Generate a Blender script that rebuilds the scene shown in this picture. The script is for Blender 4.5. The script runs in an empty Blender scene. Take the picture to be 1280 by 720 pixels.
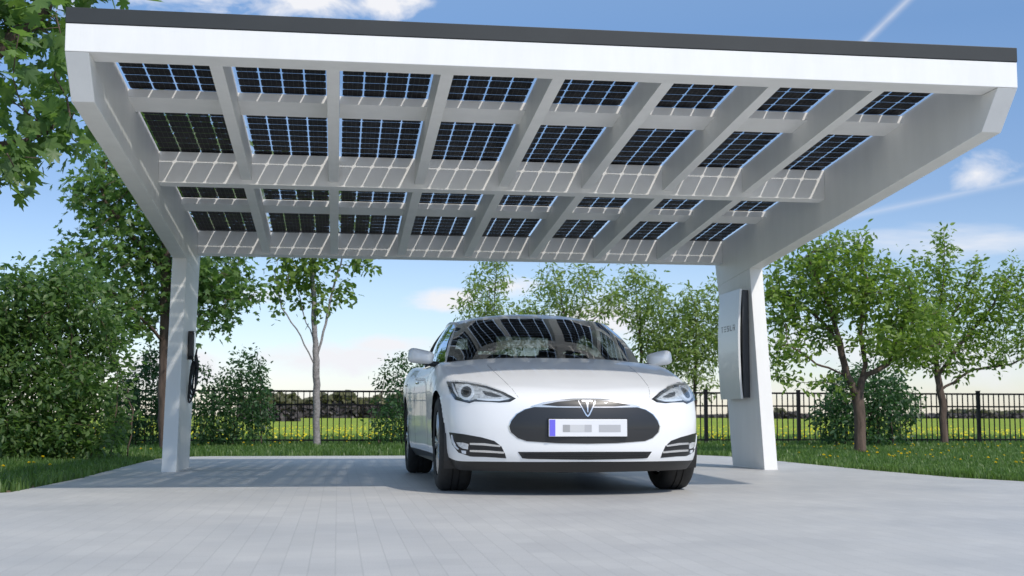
import bpy, bmesh, math, random
import numpy as np
from mathutils import Vector, Matrix
from mathutils.bvhtree import BVHTree
from mathutils.geometry import delaunay_2d_cdt

sc = bpy.context.scene
COL = sc.collection
R = math.radians

# ------------------------------------------------------------------ camera
F = 1594.3
CAMP = np.array([0.0, 0.0, 0.548])
RT = np.array([0.9908699, -0.13480883, 0.00184972])
UP = np.array([-0.01527544, -0.09862476, 0.99500745])
FW = np.array([0.13395336, 0.98595118, 0.09978357])
cd = bpy.data.cameras.new('camera'); cam = bpy.data.objects.new('camera', cd); COL.objects.link(cam)
cam.matrix_world = Matrix(((RT[0], UP[0], -FW[0], CAMP[0]), (RT[1], UP[1], -FW[1], CAMP[1]), (RT[2], UP[2], -FW[2], CAMP[2]), (0, 0, 0, 1)))
cd.sensor_width = 36; cd.lens = F / 1280 * 36; cd.clip_start = 0.05; cd.clip_end = 5000
cd.dof.use_dof = True; cd.dof.focus_distance = 9.6; cd.dof.aperture_fstop = 5.0
sc.camera = cam

def ray(px, py): return FW + (px - 640) / F * RT - (py - 360) / F * UP
def at(px, py, Y):
    d = ray(px, py); return CAMP + d * (Y / d[1])
def pix(P):
    d = np.asarray(P) - CAMP; z = d @ FW
    return 640 + F * (d @ RT) / z, 360 - F * (d @ UP) / z

# ------------------------------------------------------------------ materials
def newmat(name):
    m = bpy.data.materials.new(name); m.use_nodes = True
    nt = m.node_tree; nt.nodes.clear()
    out = nt.nodes.new('ShaderNodeOutputMaterial')
    return m, nt, out
def N(nt, t, **kw):
    n = nt.nodes.new(t)
    for k, v in kw.items():
        if k in n.inputs: n.inputs[k].default_value = v
        else: setattr(n, k, v)
    return n
def L(nt, a, b): nt.links.new(a, b)
def ramp(nt, stops):
    r = nt.nodes.new('ShaderNodeValToRGB'); e = r.color_ramp.elements
    while len(e) < len(stops): e.new(0.5)
    for i, (p, c) in enumerate(stops):
        e[i].position = p; e[i].color = (*c, 1)
    return r
def pbr(name, col, rough=0.5, metal=0.0, coat=0.0, noise=None, bump=None, spec=0.5, ior=None):
    m, nt, out = newmat(name)
    b = N(nt, 'ShaderNodeBsdfPrincipled')
    b.inputs['Base Color'].default_value = (*col, 1); b.inputs['Roughness'].default_value = rough
    b.inputs['Metallic'].default_value = metal; b.inputs['Coat Weight'].default_value = coat
    b.inputs['Coat Roughness'].default_value = 0.02; b.inputs['Specular IOR Level'].default_value = spec
    L(nt, b.outputs[0], out.inputs[0])
    tc = N(nt, 'ShaderNodeTexCoord')
    if noise:
        sc_, amt, strch = noise
        mp = N(nt, 'ShaderNodeMapping'); mp.inputs['Scale'].default_value = strch
        L(nt, tc.outputs['Object'], mp.inputs[0])
        nz = N(nt, 'ShaderNodeTexNoise', Scale=sc_, Detail=5.0, Roughness=0.6); L(nt, mp.outputs[0], nz.inputs['Vector'])
        lo = tuple(max(0, c * (1 - amt)) for c in col); hi = tuple(min(1, c * (1 + amt)) for c in col)
        rp = ramp(nt, [(0.3, lo), (0.7, hi)]); L(nt, nz.outputs['Fac'], rp.inputs[0]); L(nt, rp.outputs[0], b.inputs['Base Color'])
    if bump:
        sc_, st, strch = bump
        mp = N(nt, 'ShaderNodeMapping'); mp.inputs['Scale'].default_value = strch
        L(nt, tc.outputs['Object'], mp.inputs[0])
        nz = N(nt, 'ShaderNodeTexNoise', Scale=sc_, Detail=4.0); L(nt, mp.outputs[0], nz.inputs['Vector'])
        bp = N(nt, 'ShaderNodeBump', Strength=st, Distance=0.01); L(nt, nz.outputs['Fac'], bp.inputs['Height']); L(nt, bp.outputs[0], b.inputs['Normal'])
    return m
M = {}
M['white_wood'] = pbr('white_painted_timber', (0.845, 0.835, 0.805), 0.45, noise=(6, 0.035, (1, 1, 0.25)), bump=(60, 0.05, (1, 1, 0.06)))
M['dark_trim'] = pbr('anthracite_metal', (0.027, 0.030, 0.030), 0.5, noise=(3, 0.12, (1, 1, 1)))
M['cell'] = pbr('solar_cell', (0.010, 0.010, 0.012), 0.55, noise=(40, 0.3, (1, 0.2, 1)), spec=0.12)
M['busbar'] = pbr('busbar', (0.035, 0.035, 0.04), 0.5, metal=0.2)
M['paint'] = pbr('car_paint_white', (0.86, 0.86, 0.855), 0.36, coat=0.45)
M['chrome'] = pbr('chrome', (0.78, 0.765, 0.745), 0.16, metal=0.8)
M['satin'] = pbr('satin_metal', (0.55, 0.56, 0.58), 0.25, metal=1.0)
M['black_gloss'] = pbr('black_gloss_plastic', (0.018, 0.018, 0.019), 0.28)
M['nose_black'] = pbr('nose_cone_black', (0.020, 0.020, 0.021), 0.36, coat=0.2)
M['black_plastic'] = pbr('black_plastic', (0.02, 0.02, 0.021), 0.5, bump=(300, 0.05, (1, 1, 1)))
M['rubber'] = pbr('tyre_rubber', (0.018, 0.018, 0.018), 0.75, noise=(20, 0.3, (1, 1, 1)))
M['alloy'] = pbr('alloy_rim', (0.45, 0.46, 0.47), 0.3, metal=1.0)
M['interior'] = pbr('dark_interior', (0.028, 0.027, 0.027), 0.7, noise=(30, 0.2, (1, 1, 1)))
M['housing'] = pbr('headlight_reflector', (0.68, 0.69, 0.70), 0.25, metal=0.25, noise=(45, 0.35, (1, 1, 1)))
M['lamp_dark'] = pbr('headlight_bezel', (0.13, 0.135, 0.14), 0.25, metal=0.3)
M['lamp_white'] = pbr('lamp_glass_white', (0.75, 0.78, 0.82), 0.1, coat=1.0)
M['red_lamp'] = pbr('red_lamp', (0.35, 0.01, 0.01), 0.15, coat=1.0)
M['plate'] = pbr('plate_white', (0.78, 0.78, 0.79), 0.4)
M['plate_blue'] = pbr('plate_blue', (0.16, 0.14, 0.72), 0.4)
M['plate_grey1'] = pbr('plate_grey_dark', (0.36, 0.36, 0.36), 0.4)
M['plate_grey2'] = pbr('plate_grey_mid', (0.47, 0.47, 0.48), 0.4)
M['plate_grey3'] = pbr('plate_grey_light', (0.60, 0.60, 0.60), 0.4)
M['unit_white'] = pbr('battery_shell_white', (0.78, 0.79, 0.78), 0.3, coat=0.3)
M['unit_grey'] = pbr('battery_side_grey', (0.05, 0.053, 0.06), 0.4)
M['letter'] = pbr('grey_lettering', (0.28, 0.29, 0.30), 0.35)
M['fence'] = pbr('fence_black_paint', (0.007, 0.0075, 0.010), 0.5, spec=0.2)
M['bark_brown'] = pbr('bark_brown', (0.115, 0.08, 0.062), 0.9, noise=(14, 0.5, (1, 1, 0.2)), bump=(30, 0.9, (1, 1, 0.2)))
M['bark_grey'] = pbr('bark_pale_grey', (0.27, 0.25, 0.245), 0.85, noise=(16, 0.4, (1, 1, 1.6)), bump=(35, 0.6, (1, 1, 2)))
M['soil'] = pbr('soil_edge', (0.19, 0.125, 0.08), 0.95, noise=(30, 0.5, (1, 1, 1)))

def glass(name, tint, rough=0.0, boost=1.0):
    m, nt, out = newmat(name)
    tr = N(nt, 'ShaderNodeBsdfTransparent', Color=(*tint, 1)); gl = N(nt, 'ShaderNodeBsdfGlossy', Roughness=rough)
    gl.inputs['Color'].default_value = (1, 1, 1, 1)
    fr = N(nt, 'ShaderNodeFresnel'); gm = N(nt, 'ShaderNodeNewGeometry'); ir = N(nt, 'ShaderNodeMapRange'); L(nt, gm.outputs['Backfacing'], ir.inputs[0])
    ir.inputs[3].default_value = 1.52; ir.inputs[4].default_value = 1 / 1.52; L(nt, ir.outputs[0], fr.inputs['IOR'])     # same reflection from either side of a thin pane
    mu = N(nt, 'ShaderNodeMath', operation='MULTIPLY'); mu.inputs[1].default_value = boost; mu.use_clamp = True
    mx = N(nt, 'ShaderNodeMixShader'); L(nt, fr.outputs[0], mu.inputs[0]); L(nt, mu.outputs[0], mx.inputs[0]); L(nt, tr.outputs[0], mx.inputs[1]); L(nt, gl.outputs[0], mx.inputs[2])
    L(nt, mx.outputs[0], out.inputs[0]); return m
M['windscreen'] = glass('windscreen_glass', (0.62, 0.66, 0.65), boost=2.6)
M['side_glass'] = glass('side_window_glass', (0.68, 0.72, 0.70), boost=2.4)
M['panel_glass'] = glass('panel_glass', (0.93, 0.95, 0.96), boost=0.8)
M['lens'] = glass('lamp_lens', (0.9, 0.93, 0.95), boost=1.6)

def leafmat(name, dark, light, trans, yellow=0.0):
    m, nt, out = newmat(name)
    g = N(nt, 'ShaderNodeNewGeometry')
    rp = ramp(nt, [(0.0, dark), (0.75, light), (1.0, tuple(l * 1.25 for l in light))]); L(nt, g.outputs['Random Per Island'], rp.inputs[0])
    b = N(nt, 'ShaderNodeBsdfPrincipled', Roughness=0.42); b.inputs['Specular IOR Level'].default_value = 0.45
    L(nt, rp.outputs[0], b.inputs['Base Color'])
    t = N(nt, 'ShaderNodeBsdfTranslucent'); t.inputs['Color'].default_value = (*trans, 1)
    mx = N(nt, 'ShaderNodeMixShader'); mx.inputs[0].default_value = 0.42
    L(nt, b.outputs[0], mx.inputs[1]); L(nt, t.outputs[0], mx.inputs[2]); L(nt, mx.outputs[0], out.inputs[0]); return m
M['leaf_maple'] = leafmat('maple_leaf', (0.06, 0.125, 0.042), (0.14, 0.23, 0.07), (0.25, 0.44, 0.07))
M['leaf_bush'] = leafmat('bush_leaf', (0.045, 0.10, 0.038), (0.13, 0.205, 0.065), (0.22, 0.40, 0.07))
M['leaf_apple'] = leafmat('apple_leaf', (0.09, 0.155, 0.032), (0.19, 0.27, 0.06), (0.38, 0.58, 0.07))
M['leaf_ash'] = leafmat('ash_leaf', (0.14, 0.21, 0.06), (0.25, 0.33, 0.10), (0.42, 0.58, 0.12))
M['leaf_birch'] = leafmat('birch_leaf', (0.075, 0.14, 0.03), (0.155, 0.235, 0.05), (0.30, 0.48, 0.07))
M['leaf_dark'] = leafmat('dark_shrub_leaf', (0.028, 0.075, 0.034), (0.07, 0.14, 0.055), (0.11, 0.25, 0.06))
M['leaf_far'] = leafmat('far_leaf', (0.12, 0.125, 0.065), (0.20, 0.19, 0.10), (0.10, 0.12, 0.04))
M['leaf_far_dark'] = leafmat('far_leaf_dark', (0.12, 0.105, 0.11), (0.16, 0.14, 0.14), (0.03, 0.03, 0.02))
M['grass'] = leafmat('grass_blade', (0.065, 0.125, 0.03), (0.13, 0.21, 0.055), (0.2, 0.36, 0.06))
M['petal'] = leafmat('dandelion_petal', (0.82, 0.64, 0.012), (0.90, 0.76, 0.03), (0.88, 0.72, 0.03))

# ------------------------------------------------------------------ mesh helpers
class MB:
    def __init__(s): s.v = []; s.f = []; s.m = []
    def add(s, vs, fs, mi=0):
        o = len(s.v); s.v += [tuple(map(float, p)) for p in vs]; s.f += [tuple(o + i for i in f) for f in fs]; s.m += [mi] * len(fs)
    def box(s, x0, x1, y0, y1, z0, z1, mi=0):
        s.add([(x0, y0, z0), (x1, y0, z0), (x1, y1, z0), (x0, y1, z0), (x0, y0, z1), (x1, y0, z1), (x1, y1, z1), (x0, y1, z1)],
              [(0, 3, 2, 1), (4, 5, 6, 7), (0, 1, 5, 4), (1, 2, 6, 5), (2, 3, 7, 6), (3, 0, 4, 7)], mi)
    def sbox(s, x0, x1, y0, y1, zb, zt, mi=0):       # box whose bottom and top follow functions of y
        s.add([(x0, y0, zb(y0)), (x1, y0, zb(y0)), (x1, y1, zb(y1)), (x0, y1, zb(y1)), (x0, y0, zt(y0)), (x1, y0, zt(y0)), (x1, y1, zt(y1)), (x0, y1, zt(y1))],
              [(0, 3, 2, 1), (4, 5, 6, 7), (0, 1, 5, 4), (1, 2, 6, 5), (2, 3, 7, 6), (3, 0, 4, 7)], mi)
    def prism_x(s, poly, x0, x1, mi=0):              # polygon in (y,z) extruded along x (polygon counter-clockwise seen from +x)
        n = len(poly)
        s.add([(x0, y, z) for y, z in poly] + [(x1, y, z) for y, z in poly],
              [tuple(range(n))[::-1], tuple(range(n, 2 * n))] + [(i, (i + 1) % n, n + (i + 1) % n, n + i) for i in range(n)], mi)
    def tube(s, pts, rad, k=8, cap=True, mi=0, flat=None):
        pts = [np.array(p, float) for p in pts]; n = len(pts)
        rad = [rad] * n if np.isscalar(rad) else rad
        ref = np.array([0.31, 0.52, 0.8]); vs = []; prev = None
        for i in range(n):
            t = pts[min(i + 1, n - 1)] - pts[max(i - 1, 0)]; t = t / (np.linalg.norm(t) + 1e-12)
            a = prev - t * (prev @ t) if prev is not None else np.cross(t, ref)
            a = a / (np.linalg.norm(a) + 1e-12); b = np.cross(t, a); prev = a
            for j in range(k):
                th = 2 * math.pi * j / k
                vs.append(pts[i] + rad[i] * (math.cos(th) * a + math.sin(th) * b))
        fs = [(i * k + j, i * k + (j + 1) % k, (i + 1) * k + (j + 1) % k, (i + 1) * k + j) for i in range(n - 1) for j in range(k)]
        if cap: fs += [tuple(range(k))[::-1], tuple((n - 1) * k + j for j in range(k))]
        s.add(vs, fs, mi)
    def lathe_x(s, prof, cx, cy, cz, k=40, mi=0):     # profile (x, r) revolved about an axis along x
        n = len(prof); vs = []
        for x, r in prof:
            for j in range(k):
                th = 2 * math.pi * j / k; vs.append((cx + x, cy + r * math.cos(th), cz + r * math.sin(th)))
        s.add(vs, [(i * k + j, i * k + (j + 1) % k, (i + 1) * k + (j + 1) % k, (i + 1) * k + j) for i in range(n - 1) for j in range(k)], mi)
    def grid(s, P, mi=0, flip=False):
        a, b = P.shape[:2]
        fs = [(i * b + j, i * b + j + 1, (i + 1) * b + j + 1, (i + 1) * b + j) for i in range(a - 1) for j in range(b - 1)]
        if flip: fs = [f[::-1] for f in fs]
        s.add(P.reshape(-1, 3), fs, mi)
    def build(s, name, mats, parent=None, off=None, smooth=False, bevel=0, merge=0, angle=None):
        return mkobj(name, np.array(s.v, float).reshape(-1, 3), s.f, mats, parent, off, smooth, bevel, s.m, merge, angle)

def mkobj(name, v, f, mats, parent=None, off=None, smooth=False, bevel=0, mi=None, merge=0, angle=None):
    me = bpy.data.meshes.new(name)
    v = np.asarray(v, float)
    if off is not None: v = v - np.asarray(off, float)
    if isinstance(f, np.ndarray):
        nv, (nf, k) = len(v), f.shape
        me.vertices.add(nv); me.vertices.foreach_set('co', v.astype(np.float32).ravel())
        me.loops.add(nf * k); me.loops.foreach_set('vertex_index', f.astype(np.int32).ravel())
        me.polygons.add(nf); me.polygons.foreach_set('loop_start', np.arange(0, nf * k, k, dtype=np.int32))
        me.update(calc_edges=True)
    else:
        me.from_pydata(v.tolist(), [], f)
    if not isinstance(mats, (list, tuple)): mats = [mats]
    for m in mats: me.materials.append(m)
    if mi is not None and len(mats) > 1: me.polygons.foreach_set('material_index', np.array(mi, np.int32))
    if merge:
        bm = bmesh.new(); bm.from_mesh(me); bmesh.ops.remove_doubles(bm, verts=bm.verts, dist=merge)
        bmesh.ops.recalc_face_normals(bm, faces=bm.faces); bm.to_mesh(me); bm.free()
    if smooth: me.polygons.foreach_set('use_smooth', np.ones(len(me.polygons), bool))
    if angle: me.set_sharp_from_angle(angle=R(angle))
    me.update()
    o = bpy.data.objects.new(name, me); COL.objects.link(o)
    if parent: o.parent = parent
    if bevel:
        b = o.modifiers.new('bevel', 'BEVEL'); b.width = bevel; b.segments = 2; b.limit_method = 'ANGLE'
    return o
def tag(o, label=None, cat=None, group=None, kind=None):
    if label: o['label'] = label
    if cat: o['category'] = cat
    if group: o['group'] = group
    if kind: o['kind'] = kind
    return o
def empty(name, loc, label, cat, group=None, rz=0):
    o = bpy.data.objects.new(name, None); COL.objects.link(o); o.location = [float(c) for c in loc]; o.rotation_euler = (0, 0, rz); o.empty_display_size = 0.2
    return tag(o, label, cat, group)

# ------------------------------------------------------------------ world, sun
SUN = Vector((0.46, -0.80, 1.0)).normalized()
w = bpy.data.worlds.new('World'); sc.world = w; w.use_nodes = True
nt = w.node_tree; nt.nodes.clear()
wo = nt.nodes.new('ShaderNodeOutputWorld'); bg = nt.nodes.new('ShaderNodeBackground'); L(nt, bg.outputs[0], wo.inputs[0])
sky = nt.nodes.new('ShaderNodeTexSky'); sky.sky_type = 'NISHITA'; sky.sun_disc = False
sky.sun_elevation = math.asin(SUN.z); sky.sun_rotation = math.atan2(SUN.x, SUN.y); sky.air_density = 1.0; sky.dust_density = 0.3; sky.ozone_density = 3.0
bg.inputs[1].default_value = 0.15
tc = N(nt, 'ShaderNodeTexCoord')
def vmath(op, a, b=None):
    n = N(nt, 'ShaderNodeVectorMath', operation=op)
    for i, x in enumerate((a, b)):
        if x is None: continue
        if isinstance(x, (tuple, list, np.ndarray)): n.inputs[i].default_value = tuple(float(c) for c in x)
        else: L(nt, x, n.inputs[i])
    return n
def fm(op, a, b=None, c=None, clamp=False):
    n = N(nt, 'ShaderNodeMath', operation=op); n.use_clamp = clamp
    for i, x in enumerate((a, b, c)):
        if x is None: continue
        if isinstance(x, (int, float)): n.inputs[i].default_value = float(x)
        else: L(nt, x, n.inputs[i])
    return n.outputs[0]
D = tc.outputs['Generated']
def noise(scale, stretch, detail=8, rough=0.6, dist=0.0):
    mp = N(nt, 'ShaderNodeMapping'); mp.inputs['Scale'].default_value = stretch; L(nt, D, mp.inputs[0])
    n = N(nt, 'ShaderNodeTexNoise', Scale=scale, Detail=float(detail), Roughness=rough, Distortion=dist); L(nt, mp.outputs[0], n.inputs['Vector']); return n.outputs['Fac']
puff = noise(13, (1, 1, 2.0), 9, 0.62, 0.3)
wisp = noise(5.0, (1, 1, 7.0), 8, 0.55, 0.2)
mask = None
def blob(px, py, rx, ry, gain, src):
    global mask
    c = ray(px, py); c = c / np.linalg.norm(c); rr = RT - c * (RT @ c); uu = UP - c * (UP @ c)
    a = vmath('DOT_PRODUCT', D, rr * (F / rx)).outputs['Value']; b = vmath('DOT_PRODUCT', D, uu * (F / ry)).outputs['Value']
    d = fm('SQRT', fm('ADD', fm('MULTIPLY', a, a), fm('MULTIPLY', b, b)))
    fw_ = fm('GREATER_THAN', vmath('DOT_PRODUCT', D, c).outputs['Value'], 0.0)
    fall = fm('SUBTRACT', 1.0, d, clamp=True)                       # 1 at the centre, 0 at the rim
    v = fm('MULTIPLY', fm('SUBTRACT', fm('ADD', src, fm('MULTIPLY', fall, 0.42)), 0.66), gain)
    v = fm('MULTIPLY', fm('MULTIPLY', fm('MAXIMUM', v, 0.0), fw_), fm('MULTIPLY', fall, 2.2, clamp=True), clamp=True)
    mask = v if mask is None else fm('MAXIMUM', mask, v)
blob(1222, 216, 66, 38, 3.6, puff)
blob(350, -10, 210, 50, 5.5, puff)
blob(480, 6, 90, 34, 5.5, puff)
blob(60, -60, 200, 120, 5, puff)
blob(560, 378, 70, 26, 5, puff)
blob(645, 358, 60, 24, 4, puff)
blob(330, 368, 90, 26, 4, puff)
blob(420, 450, 230, 40, 5, puff)
blob(220, 460, 160, 44, 5, puff)
blob(480, 432, 110, 22, 4, puff)
blob(760, 395, 120, 50, 4, puff)
blob(1130, 440, 360, 60, 3, puff)
blob(1180, 310, 260, 40, 3, wisp)
blob(700, 480, 600, 40, 2.2, wisp)
def trail(p0, p1, wpx, gain):
    global mask
    a = ray(*p0); b = ray(*p1); a /= np.linalg.norm(a); b /= np.linalg.norm(b); n = np.cross(a, b); n /= np.linalg.norm(n); mid = a + b; mid /= np.linalg.norm(mid); hl = math.acos(min(1, a @ mid))
    d = fm('ABSOLUTE', vmath('DOT_PRODUCT', D, n * (F / wpx)).outputs['Value'])
    v = fm('SUBTRACT', 1.0, d, clamp=True)
    e = fm('MULTIPLY', fm('SUBTRACT', vmath('DOT_PRODUCT', D, mid).outputs['Value'], math.cos(hl * 1.15)), 1.0 / (1 - math.cos(hl * 1.15)) * 3, clamp=True)
    v = fm('MULTIPLY', fm('MULTIPLY', fm('MULTIPLY', v, v), e), fm('ADD', fm('MULTIPLY', puff, gain * 1.2), gain * 0.2), clamp=True)
    mask = fm('MAXIMUM', mask, v)
trail((1040, 92), (1180, -44), 9, .7)
trail((1040, 276), (1330, 214), 8, 0.34)
mixc = N(nt, 'ShaderNodeMix', data_type='RGBA'); L(nt, mask, mixc.inputs[0]); 
elev = N(nt, 'ShaderNodeMapRange'); elev.inputs[1].default_value = 0.0; elev.inputs[2].default_value = 0.6
sepd = N(nt, 'ShaderNodeSeparateXYZ'); L(nt, D, sepd.inputs[0]); L(nt, sepd.outputs[2], elev.inputs[0])
tint = ramp(nt, [(0.0, (.67, .655, .735)), (0.16, (.64, .63, .70)), (0.277, (.56, .57, .64)), (0.483, (.57, .63, .70)), (0.75, (1.15, 1.06, .95)), (1.0, (1.75, 1.42, 1.08))]); L(nt, elev.outputs[0], tint.inputs[0])
skm = N(nt, 'ShaderNodeMix', data_type='RGBA', blend_type='MULTIPLY'); skm.inputs[0].default_value = 1; L(nt, sky.outputs[0], skm.inputs[6]); L(nt, tint.outputs[0], skm.inputs[7])
L(nt, skm.outputs[2], mixc.inputs[6])
mixc.inputs[7].default_value = (4.35, 4.4, 4.6, 1)
L(nt, mixc.outputs[2], bg.inputs[0])
sd = bpy.data.lights.new('sun', 'SUN'); sd.energy = 2.02; sd.angle = R(1.3); sd.color = (1.0, 0.945, 0.87)
so = bpy.data.objects.new('sun', sd); COL.objects.link(so); so.rotation_euler = SUN.to_track_quat('Z', 'Y').to_euler(); so.location = (6, -8, 14)
vs_ = sc.view_settings; vs_.view_transform = 'Standard'; vs_.look = 'None'; vs_.gamma = 1; vs_.use_curve_mapping = False; vs_.exposure = 0.46
sc.cycles.max_bounces = 12; sc.cycles.diffuse_bounces = 10; sc.cycles.transmission_bounces = 8; sc.cycles.transparent_max_bounces = 16; sc.cycles.sample_clamp_indirect = 6

# ------------------------------------------------------------------ ground
def groundmat():
    m, nt, out = newmat('field_and_lawn')
    b = N(nt, 'ShaderNodeBsdfPrincipled', Roughness=0.9); b.inputs['Specular IOR Level'].default_value = 0.1; L(nt, b.outputs[0], out.inputs[0])
    g = N(nt, 'ShaderNodeNewGeometry')
    n1 = N(nt, 'ShaderNodeTexNoise', Scale=0.25, Detail=6.0); L(nt, g.outputs['Position'], n1.inputs['Vector'])
    n2 = N(nt, 'ShaderNodeTexNoise', Scale=9.0, Detail=6.0, Roughness=0.7); L(nt, g.outputs['Position'], n2.inputs['Vector'])
    lawn = ramp(nt, [(0.3, (0.018, 0.040, 0.010)), (0.7, (0.05, 0.085, 0.02))]); L(nt, n2.outputs[0], lawn.inputs[0])
    fld = ramp(nt, [(0.3, (0.18, 0.27, 0.035)), (0.5, (0.26, 0.335, 0.045)), (0.72, (0.34, 0.385, 0.06))]); L(nt, n1.outputs[0], fld.inputs[0])
    mx = N(nt, 'ShaderNodeMix', data_type='RGBA'); 
    sx = N(nt, 'ShaderNodeSeparateXYZ'); L(nt, g.outputs['Position'], sx.inputs[0])
    mr = N(nt, 'ShaderNodeMapRange'); mr.inputs[1].default_value = 26; mr.inputs[2].default_value = 34; L(nt, sx.outputs[1], mr.inputs[0])
    L(nt, mr.outputs[0], mx.inputs[0]); L(nt, lawn.outputs[0], mx.inputs[6]); L(nt, fld.outputs[0], mx.inputs[7])
    L(nt, mx.outputs[2], b.inputs['Base Color'])
    bp = N(nt, 'ShaderNodeBump', Strength=0.6, Distance=0.05); L(nt, n2.outputs[0], bp.inputs['Height']); L(nt, bp.outputs[0], b.inputs['Normal'])
    return m
mb = MB(); xs = [-1500, -300, -60, -20, -8, 0, 8, 20, 60, 300, 1500]; ys = [-300, -60, -20, 0, 10, 20, 30, 60, 150, 400, 2500]
P = np.array([[(x, y, -0.03) for y in ys] for x in xs]); mb.grid(P, flip=True)
tag(mb.build('ground', groundmat()), kind='structure')

def pavemat():
    m, nt, out = newmat('grey_clinker_paving')
    b = N(nt, 'ShaderNodeBsdfPrincipled'); L(nt, b.outputs[0], out.inputs[0])
    g = N(nt, 'ShaderNodeNewGeometry'); sx = N(nt, 'ShaderNodeSeparateXYZ'); L(nt, g.outputs['Position'], sx.inputs[0])
    cx = N(nt, 'ShaderNodeCombineXYZ'); L(nt, sx.outputs[1], cx.inputs[0]); L(nt, sx.outputs[0], cx.inputs[1])
    br = N(nt, 'ShaderNodeTexBrick', Scale=1.0); br.offset = 0.5; br.inputs['Mortar Size'].default_value = 0.0026; br.inputs['Mortar Smooth'].default_value = 0.25
    br.inputs['Brick Width'].default_value = 0.195; br.inputs['Row Height'].default_value = 0.0965; br.inputs['Bias'].default_value = 0.0
    br.inputs['Color1'].default_value = (0.525, 0.513, 0.49, 1); br.inputs['Color2'].default_value = (0.562, 0.549, 0.524, 1); br.inputs['Mortar'].default_value = (0.47, 0.46, 0.44, 1)
    L(nt, cx.outputs[0], br.inputs['Vector'])
    n1 = N(nt, 'ShaderNodeTexNoise', Scale=0.9, Detail=7.0, Roughness=0.6); L(nt, g.outputs['Position'], n1.inputs['Vector'])
    n2 = N(nt, 'ShaderNodeTexNoise', Scale=180.0, Detail=3.0); L(nt, g.outputs['Position'], n2.inputs['Vector'])
    r1 = ramp(nt, [(0.25, (0.82, 0.83, 0.85)), (0.75, (1.08, 1.07, 1.05))]); L(nt, n1.outputs[0], r1.inputs[0])
    r2 = ramp(nt, [(0.25, (0.86, 0.86, 0.86)), (0.75, (1.1, 1.1, 1.1))]); L(nt, n2.outputs[0], r2.inputs[0])
    m1 = N(nt, 'ShaderNodeMix', data_type='RGBA', blend_type='MULTIPLY'); m1.inputs[0].default_value = 1; L(nt, br.outputs[0], m1.inputs[6]); L(nt, r1.outputs[0], m1.inputs[7])
    m2 = N(nt, 'ShaderNodeMix', data_type='RGBA', blend_type='MULTIPLY'); m2.inputs[0].default_value = 1; L(nt, m1.outputs[2], m2.inputs[6]); L(nt, r2.outputs[0], m2.inputs[7])
    L(nt, m2.outputs[2], b.inputs['Base Color'])
    rr = N(nt, 'ShaderNodeMapRange'); rr.inputs[3].default_value = 0.42; rr.inputs[4].default_value = 0.62; L(nt, n1.outputs[0], rr.inputs[0]); L(nt, rr.outputs[0], b.inputs['Roughness'])
    ad = fmx(nt, 'MULTIPLY', br.outputs['Fac'], -1.0); ad2 = fmx(nt, 'ADD', ad, fmx(nt, 'MULTIPLY', n2.outputs[0], 0.35))
    bp = N(nt, 'ShaderNodeBump', Strength=0.3, Distance=0.003); L(nt, ad2, bp.inputs['Height']); L(nt, bp.outputs[0], b.inputs['Normal'])
    return m
def fmx(nt, op, a, b):
    n = N(nt, 'ShaderNodeMath', operation=op); 
    for i, x in enumerate((a, b)):
        if isinstance(x, (int, float)): n.inputs[i].default_value = x
        else: L(nt, x, n.inputs[i])
    return n.outputs[0]
LEFT = [(-14, -45), (-9, 4.0), (-4.2, 7.6), (-2.7, 8.9), (-2.30, 9.6), (-2.22, 11.5), (-2.26, 15.0), (-2.26, 16.6), (-2.10, 17.4), (-1.7, 17.72)]
RIGHT = [(5.0, 17.85), (5.32, 17.2), (5.40, 16.0), (5.41, 14.8), (5.43, 12.6), (5.58, 11.0), (5.85, 10.2), (6.4, 9.6), (8.0, 8.6), (14, 6.0), (22, -45)]
PAVE = np.array(LEFT + RIGHT)
def inpave(x, y, pad=0.0):
    x = np.asarray(x); y = np.asarray(y); c = np.zeros(x.shape, bool); n = len(PAVE)
    for i in range(n):
        x1, y1 = PAVE[i]; x2, y2 = PAVE[(i + 1) % n]
        t = ((y1 > y) != (y2 > y)) & (x < (x2 - x1) * (y - y1) / (y2 - y1 + 1e-12) + x1); c ^= t
    return c
mb = MB(); n = len(PAVE)
mb.add([(x, y, 0.0) for x, y in PAVE] + [(x, y, -0.06) for x, y in PAVE], [tuple(range(n))[::-1]] + [(i, (i + 1) % n, n + (i + 1) % n, n + i) for i in range(n)])
o = tag(mb.build('driveway', pavemat(), merge=1e-6), kind='structure')
# bare earth strip round the paving
rng = np.random.default_rng(5)
mb = MB(); a = []; b = []
cen = np.array([1.5, 8.0])
dense = []
for i in range(1, len(PAVE) - 2):
    p, q_ = PAVE[i], PAVE[i + 1]; m_ = max(1, int(np.linalg.norm(q_ - p) / 0.12))
    for j in range(m_): dense.append(p + (q_ - p) * j / m_)
dense = np.array(dense)
tg = np.gradient(dense, axis=0); tg /= np.linalg.norm(tg, axis=1)[:, None]; nr = np.stack([-tg[:, 1], tg[:, 0]], 1)
wd = 0.09 + 0.08 * rng.random(len(dense))
inn = dense - nr * (-0.004); ou = dense + nr * wd[:, None]
P = np.stack([np.c_[inn, np.full(len(dense), -0.012)], np.c_[ou, np.full(len(dense), -0.016)]], 1)
mb.grid(P); tag(mb.build('soil_strip', M['soil']), kind='structure')

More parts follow.
